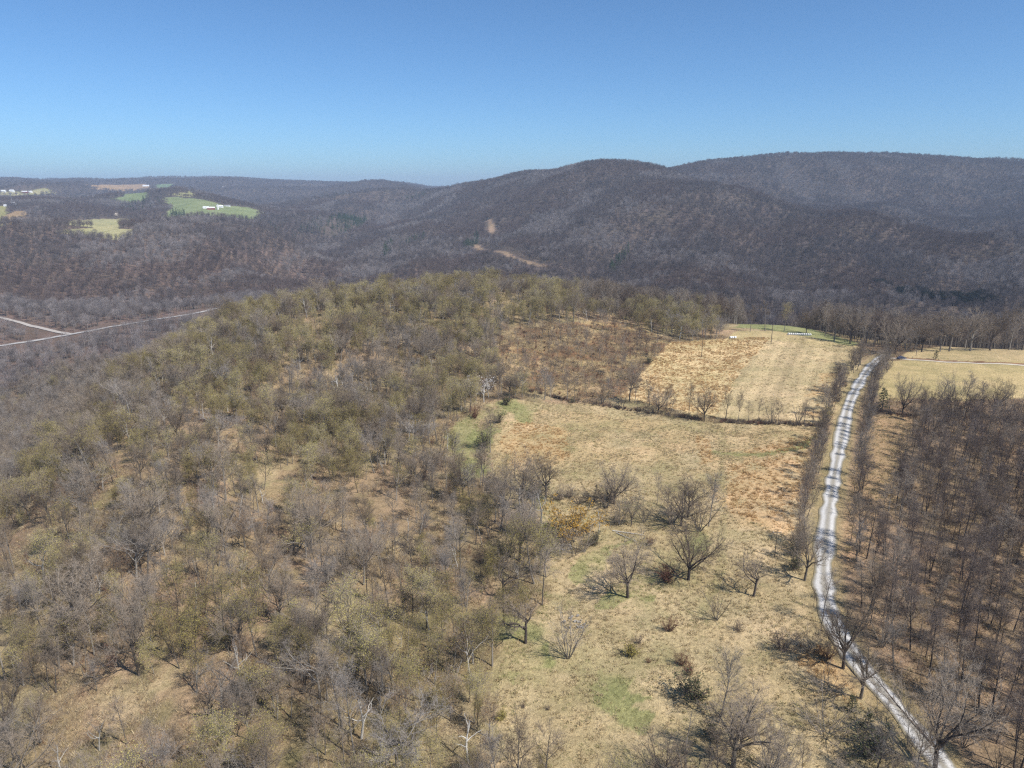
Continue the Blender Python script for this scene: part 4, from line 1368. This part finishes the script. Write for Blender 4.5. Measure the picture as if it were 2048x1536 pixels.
groups = {}
for i in chosen:
    groups.setdefault((cand[i][0], sector(i)), []).append(i)
ORD = ['first', 'second', 'third', 'fourth', 'fifth', 'sixth', 'seventh', 'eighth', 'ninth', 'tenth', 'eleventh', 'twelfth', 'thirteenth', 'fourteenth', 'fifteenth', 'sixteenth', 'seventeenth', 'eighteenth', 'nineteenth', 'twentieth']
for (kd, sec), mem in sorted(groups.items()):
    mem.sort(key=lambda i: bx[i])
    zn = cand[mem[0]][4]
    grp = {'hillside': 'trees of the open wood on the left hillside', 'dark wood': 'trees of the dark wood right of the road', 'brown brush': 'young growth in the brown brush', 'back wood': 'trees of the wood behind the fields'}.get(zn, 'small trees along the ' + zn)
    for r, i in enumerate(mem):
        k, x0, y0, s, _ = cand[i]
        base = LOOK[k] + (', ' + ORD[min(r, 19)] + ' from left' if len(mem) > 1 else '') + ', ' + sec
        plant(k, x0, y0, cz[i], rng.uniform(0, 6.28), s, base, grp, s * rng.uniform(0.85, 1.3), (rng.normal(0, 0.06), rng.normal(0, 0.06)))
rest = [i for i in range(len(cand)) if i not in chosen]

# ------------------------------------------------------------------ the woods beyond
band0 = poly_world([(1740, 570), (1765, 572), (1830, 586), (1900, 594), (1990, 610), (1995, 618), (1900, 618), (1840, 606), (1780, 586)])
stand_main = poly_world([(640, 470), (655, 446), (700, 432), (738, 438), (725, 458), (690, 470), (660, 480)])


def far_points(y0, y1, per, seed):
    r = np.random.default_rng(seed)
    area = 1.0 * (y1 ** 2 - y0 ** 2)
    n = int(area / per)
    Yp = np.sqrt(r.uniform(y0 ** 2, y1 ** 2, n)); Xp = r.uniform(-1.0, 1.0, n) * Yp
    m = np.ones(n, bool)
    for poly, c in far_fields:
        m &= ~in_poly(Xp, Yp, poly)
    for poly in field_fronts:
        m &= ~in_poly(Xp, Yp, poly)
    m &= ~in_poly(Xp, Yp, stand_main)
    m &= ~(in_poly(Xp, Yp, band0) & (np.random.default_rng(seed + 1).uniform(0, 1, n) < 0.7))
    for path, w in ((valley_road + np.array([0, -26]), 33), (valley_spur + np.array([0, -9]), 14), (cut_a + np.array([0, -14]), 24), (cut_b + np.array([0, -8]), 18)):
        m &= seg_dist(Xp, Yp, path) > w
    return Xp[m], Yp[m]


# sight line horizon so that trees far down behind a ridge are not planted
us = np.linspace(-1.05, 1.05, 361); ys = np.exp(np.linspace(math.log(60), math.log(12000), 500))
UU, YY = np.meshgrid(us, ys)
HH = height(UU * YY, YY)
EL = (HH - CAMZ) / YY
RM = np.maximum.accumulate(EL, axis=0)


def seen(x, y, z, top):
    iu = np.clip(np.round((x / y + 1.05) / 2.1 * 360).astype(int), 0, 360)
    iy = np.clip(np.searchsorted(ys, y * 0.98) - 1, 0, 499)
    return (z + top - CAMZ) / y > RM[iy, iu] - 0.002


pts, idx, rots, scls = [], [], [], []
kinds_all = kinds_near + ['far_a', 'far_b', 'far_c', 'clump_a', 'clump_b', 'far_d', 'far_e']
for i in rest:
    k, x0, y0, s, _ = cand[i]
    pts.append((x0, y0, cz[i])); idx.append(kinds_all.index(k)); w_ = s * rng.uniform(0.8, 1.3); rots.append((rng.normal(0, 0.06), rng.normal(0, 0.06), rng.uniform(0, 6.28))); scls.append((w_, w_, s))
blocks = []
for (y0, y1, per, ks, smin, smax, top) in [(560, 1500, 48, [0, 1, 2], 0.65, 1.1, 35), (1500, 3400, 62, [0, 1, 2], 0.7, 1.15, 35), (3400, 9500, 300, [3, 4], 0.75, 1.2, 40)]:
    xx, yy = far_points(y0, y1, per, int(y0))
    if y0 == 560:
        m = (yy > 640) | (xx < -60) & (yy > 560)
        m &= ~((xx > 60) & (yy < 720))
        m &= ~((yy < 640) & (xx > -420) & (xx < 190) & (xx / yy > -1.08))
        xx, yy = xx[m], yy[m]
    zz = height(xx, yy)
    m = seen(xx, yy, zz, top) & (rng.uniform(0, 1, len(xx)) < 0.78 + 0.25 * sstep(0.34, 0.52, fbm(xx / 45, yy / 70, 3, 63)))
    xx, yy, zz = xx[m], yy[m], zz[m]
    n = len(xx)
    b = len(kinds_near)
    ii = b + np.array(ks)[rng.integers(0, len(ks), n)]
    if y0 == 560:
        g = (xx < -90) & (yy < 980) & (rng.uniform(0, 1, n) < 0.7); ii = np.where(g, b + 6, ii)  # paler grey twigs stand in for sun and haze on the valley side
    if 0 in ks:      # stands of other species in patches and bands
        f1 = fbm(xx / 130, yy / 220, 4, 61) + rng.normal(0, 0.05, n); f2 = fbm(xx / 90, yy / 150, 4, 62) + rng.normal(0, 0.05, n)
        ii = np.where((f1 > 0.56) & ~((xx < -90) & (yy < 980)), b + 5, np.where(f2 > 0.57, b + 6, ii))
    sc = rng.uniform(smin, smax, n)
    blocks.append((np.stack([xx, yy, zz], 1), ii, np.stack([0 * xx, 0 * xx, rng.uniform(0, 6.28, n)], 1), np.stack([sc, sc, sc * rng.uniform(0.85, 1.15, n)], 1)))
    print('wood', y0, n)
P_ = np.concatenate([np.array(pts)] + [b[0] for b in blocks]); I_ = np.concatenate([np.array(idx)] + [b[1] for b in blocks])
R_ = np.concatenate([np.array(rots)] + [b[2] for b in blocks]); S_ = np.concatenate([np.array(scls)] + [b[3] for b in blocks])
print('near rest', len(pts), 'chosen', len(chosen))
scatter('bare_woodland', 'leafless brown woods covering the ridges, valley sides and mountain', kinds_all, P_, I_, R_, S_, 'woods')

# conifer stands on the far slopes
cp = []
r = np.random.default_rng(99)
for (pl, n) in [([(640, 470), (655, 446), (700, 432), (738, 438), (725, 458), (690, 470), (660, 480)], 330), ([(590, 475), (600, 450), (640, 440), (650, 470)], 45), ([(762, 512), (775, 492), (787, 488), (782, 510), (770, 520)], 34),
                ([(795, 492), (850, 470), (850, 480), (800, 502)], 30), ([(925, 500), (955, 474), (962, 482), (935, 504)], 40), ([(1212, 548), (1250, 498), (1260, 503), (1232, 550)], 40),
                ([(240, 425), (262, 402), (330, 400), (320, 415), (280, 428)], 120), ([(140, 405), (170, 388), (200, 395), (180, 408)], 30), ([(335, 432), (352, 424), (372, 430), (360, 436)], 30),
                ([(470, 432), (530, 440), (600, 470), (560, 475)], 40), ([(640, 400), (690, 386), (690, 398), (650, 405)], 60), ([(795, 400), (850, 384), (850, 393), (810, 404)], 60), ([(780, 447), (870, 428), (870, 438), (790, 455)], 26)]:
    w = poly_world(pl); lo, hi = w.min(0), w.max(0)
    q = r.uniform(lo, hi, (n * 8, 2)); q = q[in_poly(q[:, 0], q[:, 1], w)][:n]
    cp.append(q)
cp = np.concatenate(cp)
cpz = height(cp[:, 0], cp[:, 1])
sc = r.uniform(0.55, 1.25, len(cp))
CAT['far_spruce'] = ('conifer_tree', 'tree')
cpx, cpy, cdep = project(cp[:, 0], cp[:, 1], cpz)
o_c = np.argsort(cdep)
def region_of(px, py):
    if 585 < px < 745 and py > 425: return 'in the dense evergreen hollow at the valley bend'
    if px >= 1150: return 'in the right hand ravine of the mountain'
    if px >= 880: return 'beside the pale cleared strip on the mountain'
    if px >= 745: return 'on the left shoulder of the mountain'
    if px < 215: return 'in the woods beyond the farm at the left edge'
    if px < 335: return 'in the wood below the small green field'
    return 'on the slope around the green hill farm'


spruce_me = merged_source('far_spruce')
for i in o_c[:300]:
    o = obj('conifer_tree', spruce_me)
    o.location = (cp[i, 0], cp[i, 1], cpz[i]); o.rotation_euler = (0, 0, r.uniform(0, 6.28)); o.scale = (sc[i],) * 3
    where = region_of(cpx[i], cpy[i])
    tag(o, 'small dark green conifer standing ' + where, 'tree', 'conifers ' + where)
fr = o_c[300:]
scatter('conifer_stands', 'dark green conifer stands scattered in the hollows of the far slopes', ['far_spruce'], np.stack([cp[fr, 0], cp[fr, 1], cpz[fr]], 1), np.zeros(len(fr), int),
        np.stack([0 * fr, 0 * fr, r.uniform(0, 6.28, len(fr))], 1), np.stack([sc[fr]] * 3, 1), 'conifers')

band = poly_world([(1740, 566), (1765, 568), (1830, 582), (1900, 590), (1990, 606), (1995, 612), (1900, 612), (1840, 600), (1780, 580)])
lo, hi = band.min(0), band.max(0)
q = r.uniform(lo, hi, (9000, 2)); q = q[in_poly(q[:, 0], q[:, 1], band)]
q = q[fbm(q[:, 0] / 25, q[:, 1] / 25, 3, 64) > 0.47][:700]
source_object('bush_dark')
scatter('dark_laurel_thicket', 'almost black evergreen thicket band low on the mountain at the right', ['bush_laurel'], np.stack([q[:, 0], q[:, 1], height(q[:, 0], q[:, 1])], 1), np.zeros(len(q), int),
        np.stack([0 * q[:, 0], 0 * q[:, 0], r.uniform(0, 6.28, len(q))], 1), np.stack([r.uniform(2.5, 4.5, len(q))] * 3, 1), 'thicket')

# ------------------------------------------------------------------ grass tufts and undergrowth close to the camera
def tuft_source(name, mat, n, h, w, spread, seed):
    r = np.random.default_rng(seed)
    az = r.uniform(0, 6.28, n); rad = r.uniform(0, 1, n) ** 0.5 * spread
    b = np.stack([np.cos(az) * rad, np.sin(az) * rad, np.full(n, -0.03)], 1)
    d = np.stack([np.cos(az + r.normal(0, 1, n)) * 0.6, np.sin(az + r.normal(0, 1, n)) * 0.6, np.ones(n)], 1)
    tip = b + d * h * r.uniform(0.5, 1.2, (n, 1))
    a2 = r.uniform(0, 6.28, n); s = np.stack([np.cos(a2), np.sin(a2), 0 * a2], 1) * w / 2
    me = mesh_np(name, np.stack([b - s, b + s, tip], 1).reshape(-1, 3), F3=np.arange(n * 3).reshape(-1, 3), mats=[MAT[mat]])
    source_object(name, me)


tuft_source('tuft_straw', 'grass_straw', 16, 0.42, 0.10, 0.35, 1)
tuft_source('tuft_gold', 'grass_gold', 16, 0.55, 0.10, 0.35, 2)
tuft_source('tuft_green', 'grass_green', 14, 0.26, 0.10, 0.35, 3)
tuft_source('tuft_twig', 'twig', 14, 1.3, 0.03, 0.7, 4)
tuft_source('tuft_red', 'twig_red', 14, 1.1, 0.03, 0.6, 5)


def scatter_flat(name, label, kinds, x, y, ii, s, cat):
    z = height(x, y)
    scatter(name, label, kinds, np.stack([x, y, z], 1), ii, np.stack([0 * x, 0 * x, rng.uniform(0, 6.28, len(x))], 1), np.stack([s, s, s], 1), cat)


r = np.random.default_rng(123)
n = 150000
y = np.sqrt(r.uniform(75 ** 2, 420 ** 2, n)); x = r.uniform(-0.3, 0.78, n) * y
m = np.zeros(n, bool)
for k in ('lower', 'straw', 'strip', 'glade', 'brush', 'stubble'):
    keepf = {'stubble': 0.25}.get(k, 1.0)
    m |= in_poly(x, y, Z[k]) & (r.uniform(0, 1, n) < keepf)
m &= seg_dist(x, y, road_path) > 3.2
m &= r.uniform(0, 1, n) < 0.35 + 0.65 * sstep(0.4, 0.6, fbm(x / 6, y / 6, 3, 77))
x, y = x[m], y[m]
gold = in_poly(x, y, Z['straw'])
for p in orange: gold |= in_poly(x, y, p)
gr = in_poly(x, y, Z['glade'])
for p in green: gr |= in_poly(x, y, p)
ii = np.where(gr & (r.uniform(0, 1, len(x)) < 0.8), 2, np.where(gold & (r.uniform(0, 1, len(x)) < 0.8), 1, np.where(r.uniform(0, 1, len(x)) < 0.25, 2, 0)))
print('tufts', len(x))
scatter_flat('grass', 'dry straw coloured grass of the meadows with green and golden patches', ['tuft_straw', 'tuft_gold', 'tuft_green'], x, y, ii, r.uniform(0.6, 1.3, len(x)), 'grass')
n = 170000
y = np.sqrt(r.uniform(68 ** 2, 420 ** 2, n)); x = r.uniform(-0.8, 0.8, n) * y
m = ~is_open(x, y) | in_poly(x, y, Z['brush'])
m &= (fbm(x / 12, y / 12, 3, 78) > 0.40) & (seg_dist(x, y, road_path) > 3.4)
x, y = x[m], y[m]
scatter_flat('undergrowth', 'low brown twigs and dry stems on the woodland floor', ['tuft_twig', 'tuft_red', 'tuft_straw'], x, y, r.choice([0, 0, 1, 2, 2], len(x)), r.uniform(0.7, 1.6, len(x)), 'undergrowth')
# dark brush under the hedgerows
hedge = poly_world([(1000, 765), (1050, 780), (1110, 795), (1160, 806), (1230, 815), (1300, 826), (1360, 834), (1410, 842)])
hedge2 = poly_world([(1440, 844), (1520, 848), (1600, 851), (1650, 854)])
hedge3 = poly_world([(1745, 822), (1800, 832), (1900, 832), (2048, 842)])
source_object('bush_dark'); source_object('bush_grey'); source_object('bush_brown')
hx = []
for path, nn in ((hedge, 170), (hedge2, 130), (hedge3, 150)):
    d = np.concatenate([[0], np.cumsum(np.linalg.norm(np.diff(path, axis=0), axis=1))])
    s = r.uniform(0, d[-1], nn)
    hx.append(np.stack([np.interp(s, d, path[:, 0]), np.interp(s, d, path[:, 1]) + r.normal(0, 0.9, nn)], 1))
hx = np.concatenate(hx)
scatter_flat('hedgerow_undergrowth', 'low dark brush and brambles under the hedgerow trees between the fields', ['bush_dark', 'bush_grey', 'bush_brown'], hx[:, 0], hx[:, 1], r.choice([0, 0, 1, 2], len(hx)), r.uniform(0.35, 0.8, len(hx)), 'undergrowth')
# fallen logs in the wood
def log_mesh(seed):
    t = Tree(seed)
    t.branch((0, 0, 0.1), (1, 0.1, 0.02), 7, 0.16, 0.05, 6, 0.05, 0, 0)
    P, R, _ = t.branches[0]
    t.kids(P, R, 7, (5, 0.4, 1, 0.8, 0.25, 0.5, 3, 0.15, 0.05), 0)
    return t


lt = log_mesh(5); tmL, cmL = lt.meshes('log', MAT['bark_pale'], MAT['twig_pale'])
for j, (px, py, rz, s, lab) in enumerate([(740, 1255, 0.9, 1.0, 'pale fallen trunk lying on the slope left of the meadow'), (650, 1230, 2.4, 0.9, 'pale fallen trunk among olive budded trees'),
                                          (330, 1140, 0.5, 1.2, 'long dark log leaning in the left of the wood'), (300, 1285, 1.9, 0.8, 'short fallen trunk near the bottom left trees'),
                                          (1225, 1062, -0.4, 1.2, 'collapsed grey branches right of the pale dead tree'), (1232, 1066, -0.9, 1.0, 'lower tangle of collapsed grey branches right of the pale dead tree'),
                                          (835, 1430, 0.2, 0.8, 'fallen pale limb near the bottom middle of the wood')]):
    x0, y0, z0 = G(px, py)
    o = obj('fallen_log', tmL); o.location = (x0, y0, z0); o.rotation_euler = (0, 0, rz); o.scale = (s, s, s)
    tag(o, lab, 'log', 'fallen trunks')

# ------------------------------------------------------------------ small built things
def house(loc, rz, L, W, Hh, wall, roof, label, name='farm_building', cat='building', windows=True, group=None):
    if L > 15:
        L, W, Hh = L * 0.72, W * 0.72, Hh * 0.75
    root = empty(name, loc, rz); tag(root, label, cat, group)
    b = MB(); b.box((0, 0, Hh / 2 - 1), (L, W, Hh + 2)); 
    rh = W * 0.32
    b.add([(-L / 2, -W / 2, Hh), (-L / 2, W / 2, Hh), (-L / 2, 0, Hh + rh - 0.05)], [(0, 2, 1)])
    b.add([(L / 2, -W / 2, Hh), (L / 2, W / 2, Hh), (L / 2, 0, Hh + rh - 0.05)], [(0, 1, 2)])
    b.build('wall', MAT[wall], root)
    q = MB(); e = 0.5; t = 0.2
    for sgn in (-1, 1):
        V = [(-L / 2 - e, sgn * (W / 2 + e), Hh - 0.3), (L / 2 + e, sgn * (W / 2 + e), Hh - 0.3), (L / 2 + e, 0, Hh + rh), (-L / 2 - e, 0, Hh + rh)]
        V2 = [(a, b_, c + t) for a, b_, c in V]
        q.add(V + V2, [(0, 1, 2, 3), (7, 6, 5, 4), (0, 4, 5, 1), (1, 5, 6, 2), (2, 6, 7, 3), (3, 7, 4, 0)])
    q.build('roof', MAT[roof], root)
    if windows:
        for k in range(3):
            w = MB(); w.box((-L / 3 + k * L / 3, -W / 2 - 0.03, Hh * 0.5), (1.2, 0.1, 1.3)); w.build('window', MAT['pane'], root)
        w = MB(); w.box((L * 0.16, -W / 2 - 0.03, 1.0), (1.0, 0.12, 2.1)); w.build('door', MAT['roof_grey'], root)
    return root


def at(px, py):
    return tuple(G(px, py))


def silo(loc, label, h=16, rad=3):
    root = empty('silo', loc); tag(root, label, 'silo')
    b = MB(); b.tube([(0, 0, -1), (0, 0, h)], rad, 16, False); b.build('barrel', MAT['white_paint'], root)
    d = MB(); d.tube([(0, 0, h), (0, 0, h + rad * .5), (0, 0, h + rad * .8)], [rad, rad * .75, 0.2], 16); d.build('dome', MAT['metal'], root)


house(at(27, 410), 0.1, 24, 14, 9, 'white_paint', 'roof_white', 'larger white farm building with bright roof on the hill at the left edge')
house(at(13, 413), 0.1, 20, 10, 5, 'white_paint', 'roof_white', 'lower white shed left of the larger white building at the left edge')
house(at(422, 419), 0.3, 34, 14, 7, 'barn_red', 'roof_white', 'red barn with pale roof at the green field farm')
house(at(412, 417), 0.3, 26, 12, 5, 'white_paint', 'roof_white', 'long white shed left of the red barn')
house(at(440, 415), 0.1, 30, 12, 6, 'white_paint', 'roof_white', 'white barn right of the red barn on the green hill')
house(at(455, 413), 0.1, 26, 10, 4, 'white_paint', 'roof_grey', 'low pale shed at the right end of the green hill farm')
silo(at(436, 419), 'white silo beside the red barn')
house(at(292, 373), 0, 60, 20, 8, 'white_paint', 'roof_white', 'white barn on the brown field near the left horizon')
house(at(6, 384), 0, 36, 16, 8, 'white_paint', 'roof_white', 'white farmhouse near the horizon at the left edge')
house(at(24, 384), 0, 30, 16, 10, 'white_paint', 'roof_white', 'second white farmhouse near the horizon beside the left one')
house(at(50, 385), 0, 40, 14, 6, 'barn_red', 'roof_white', 'low reddish farm shed on the pale far field')
house(at(60, 385), 0, 30, 14, 6, 'white_paint', 'roof_white', 'low white farm shed on the pale far field')
house(at(448, 375), 0, 40, 16, 8, 'white_paint', 'roof_white', 'tiny white house on the skyline above the green farm')
hx0 = on_ray(1702, 636, 590)
house((hx0[0], 590, float(height(np.array([hx0[0]]), np.array([590.]))[0])), 0.2, 15, 9, 5, 'white_paint', 'roof_grey', 'white house with grey roof glimpsed through the trees behind the fields', 'house', 'house')


def pole(px, py, top, label, r=0.14, name='utility_pole', cross=True, mat='wood_post'):
    x, y, z = G(px, py)
    lo, hi = 1, 80
    for _ in range(30):
        mid = (lo + hi) / 2
        if project(x, y, z + mid)[1] > top: lo = mid
        else: hi = mid
    root = empty(name, (x, y, z)); tag(root, label, 'pole')
    b = MB(); b.tube([(0, 0, -0.5), (0, 0, lo * .5), (0, 0, lo)], [r, r * .9, r * .7], 8); b.build('post', MAT[mat], root)
    if cross:
        c = MB(); c.box((0, 0.16, lo - 0.6), (2.2, 0.12, 0.14)); arm = c.build('crossarm', MAT['wood_post'], root)
        for q in (-0.95, 0.95):
            i = MB(); i.tube([(q, 0.16, lo - 0.53), (q, 0.16, lo - 0.33)], 0.06, 6); i.build('insulator', MAT['white_paint'], arm)
    return root


pole(1542, 688, 648, 'tall pale utility pole at the back of the golden field', 0.22)
pole(1549, 1115, 1061, 'slim wooden pole standing alone in the meadow left of the road', 0.12)
pole(1452, 838, 808, 'thin dark pole in the hedgerow gap', 0.12, cross=False, name='fence_pole')
pole(1403, 714, 678, 'thin dead pole like trunk in the golden field', 0.16, cross=False, name='dead_pole')
pole(25, 411, 384, 'thin mast rising behind the white farm at the left edge', 0.6, cross=False, name='radio_mast', mat='metal')
pole(350, 366, 352, 'hair thin radio mast on the far skyline', 0.9, cross=False, name='radio_mast', mat='metal')

# white wrapped bales
for j in range(11):
    px, py = 1577 + j * 4.3, 670 + 0.14 * j
    x0, y0, z0 = G(px, py)
    root = empty('wrapped_bale', (x0, y0, z0), 0.9)
    tag(root, 'white wrapped round bale behind the stubble field, number %d of eleven from the left' % (j + 1), 'bale', 'row of white wrapped bales')
    b = MB(); b.tube([(-0.62, 0, 0.66), (-0.55, 0, 0.66), (0.55, 0, 0.66), (0.62, 0, 0.66)], [0.56, 0.68, 0.68, 0.56], 16); b.build('wrap', MAT['wrap'], root)
    t = MB(); t.tube([(-0.2, 0, 0.66), (0.2, 0, 0.66)], [0.69, 0.69], 16, False); t.build('band', MAT['wrap'], root)
for j, px in enumerate((1461, 1465, 1470)):
    x0, y0, z0 = G(px, 677)
    root = empty('wrapped_bale', (x0, y0, z0), 0.5)
    tag(root, '%s of three white bales at the corner of the brown brush and golden field' % ('leftmost', 'middle one', 'rightmost')[j], 'bale', 'three white bales at the field corner')
    b = MB(); b.tube([(-0.62, 0, 0.66), (-0.55, 0, 0.66), (0.55, 0, 0.66), (0.62, 0, 0.66)], [0.56, 0.68, 0.68, 0.56], 16); b.build('wrap', MAT['wrap'], root)
    t = MB(); t.tube([(-0.2, 0, 0.66), (0.2, 0, 0.66)], [0.69, 0.69], 16, False); t.build('band', MAT['wrap'], root)


def car(loc, rz, label):
    root = empty('parked_car', loc, rz); tag(root, label, 'car')
    prof = [(-2.2, 0.35), (-2.25, 0.75), (-2.1, 0.95), (-1.5, 1.0), (-1.0, 1.42), (0.5, 1.45), (1.15, 1.02), (2.0, 0.88), (2.2, 0.6), (2.15, 0.35)]
    b = MB(); n = len(prof)
    ring = lambda yv, ins: [(x, yv, z if z < 1.1 else z) for x, z in prof]
    V = [(x, -0.85 + (0.12 if z > 1.1 else 0), z) for x, z in prof] + [(x, 0.85 - (0.12 if z > 1.1 else 0), z) for x, z in prof]
    b.add(V, [list(range(n))[::-1], list(range(n, 2 * n))] + [[i, (i + 1) % n, n + (i + 1) % n, n + i] for i in range(n)])
    b.build('body', MAT['car_paint'], root)
    g = MB()
    for sg in (-1, 1):
        g.add([(-1.25, sg * 0.86, 1.04), (0.95, sg * 0.86, 1.06), (0.45, sg * 0.76, 1.38), (-0.95, sg * 0.76, 1.36)], [(0, 1, 2, 3)])
    g.build('side_glass', MAT['pane'], root)
    w = MB(); w.add([(0.56, -0.68, 1.44), (0.56, 0.68, 1.44), (1.13, 0.74, 1.07), (1.13, -0.74, 1.07)], [(0, 3, 2, 1)]); w.build('windscreen', MAT['pane'], root)
    for x in (-1.4, 1.4):
        for sg in (-1, 1):
            t = MB(); t.tube([(x, sg * 0.72, 0.33), (x, sg * 0.93, 0.33)], 0.33, 16); wh = t.build('wheel', MAT['rubber'], root)
            h = MB(); h.tube([(x, sg * 0.92, 0.33), (x, sg * 0.945, 0.33)], 0.19, 12); h.build('rim', MAT['metal'], wh)
    return root


cl = at(1803, 718)
car(cl, 0.08, 'dark blue grey car parked at the start of the farm driveway')
for j, (px, py) in enumerate([(1824, 718), (1832, 712)]):
    x0, y0, z0 = G(px, py)
    root = empty('gate_post', (x0, y0, z0)); tag(root, '%s wooden post beside the parked car' % ('short', 'taller thin')[j], 'post')
    b = MB(); b.tube([(0, 0, -0.3), (0, 0, 1.3 + 1.6 * j)], 0.14, 8); b.build('post', MAT['wood_post'], root)
    c = MB(); c.tube([(0, 0, 1.3 + 1.6 * j), (0, 0, 1.36 + 1.6 * j)], 0.17, 8); c.build('cap', MAT['metal'], root)


def rubble(px, py, n, rad, label):
    x0, y0, z0 = G(px, py)
    rr = np.random.default_rng(int(px))
    mb = MB()
    for k in range(n):
        a = rr.uniform(0, 6.28); d = rad * rr.uniform(0, 1) ** 0.6; s = rr.uniform(0.10, 0.34)
        px_, py_ = d * math.cos(a), d * math.sin(a)
        gz = float(height(np.array([x0 + px_]), np.array([y0 + py_]))[0]) - z0
        V = rr.normal(0, 1, (8, 3)); V = np.array([[i, j, l] for l in (-1, 1) for j in (-1, 1) for i in (-1, 1)], float) * s * rr.uniform(0.4, 1.0, (8, 3)) + np.array([px_, py_, gz + s * 0.4])
        mb.add(V, [(0, 2, 3, 1), (4, 5, 7, 6), (0, 1, 5, 4), (2, 6, 7, 3), (0, 4, 6, 2), (1, 3, 7, 5)])
    o = mb.build('rubble_heap', MAT['stone'], None); o.location = (x0, y0, z0); tag(o, label, 'rubble')


rubble(1124, 1092, 60, 3.2, 'white and grey rubble of an old building among brambles below the golden willow')
rubble(1150, 1246, 34, 3.0, 'flat patch of pale stones behind the pale many stemmed tree')
rubble(1050, 1098, 6, 1.5, 'few white stones at the foot of the tall fan shaped tree')
x0, y0, z0 = G(1103, 1066)
root = empty('old_tyre', (x0, y0, z0 + 0.15)); tag(root, 'white ring shaped old tyre lying in bright green grass', 'tyre')
b = MB(); a = np.linspace(0, 2 * math.pi, 17)
b.tube(np.stack([np.cos(a) * 0.55, np.sin(a) * 0.55, 0 * a + 0.2], 1), 0.16, 8, False); b.build('ring', MAT['white_paint'], root)
b = MB(); b.tube([(0, 0, 0.1), (0, 0, 0.2)], 0.4, 12); b.build('soil', MAT['bark_dark'], root)

# ------------------------------------------------------------------ haze
hz = MB(); X1 = 13500
hz.box((0, 6800, 0), (2 * X1 + 3000, 14600, 1))
hv = bpy.data.meshes.new('haze')
allz = -0
zlo = float(min(HH.min(), -200)) - 60; zhi = 290.0
bx0, bx1, by0, by1 = -21000.0, 21000.0, -300.0, 14300.0
V = [(x, y, z) for z in (zlo, zhi) for y in (by0, by1) for x in (bx0, bx1)]
hv.from_pydata(V, [], [(0, 2, 3, 1), (4, 5, 7, 6), (0, 1, 5, 4), (2, 6, 7, 3), (0, 4, 6, 2), (1, 3, 7, 5)])
mh = bpy.data.materials.new('haze_air'); mh.use_nodes = True
nt = mh.node_tree; nt.nodes.clear()
out = nt.nodes.new('ShaderNodeOutputMaterial'); pv = nt.nodes.new('ShaderNodeVolumePrincipled')
pv.inputs['Color'].default_value = (0.60, 0.75, 0.98, 1)
pv.inputs['Density'].default_value = 0.85e-4
pv.inputs['Anisotropy'].default_value = 0.0
nt.links.new(pv.outputs[0], out.inputs['Volume'])
hv.materials.append(mh)
tag(obj('haze', hv), kind='stuff')
print('terrain z', HH.min(), HH.max(), 'hand trees', N_HAND)
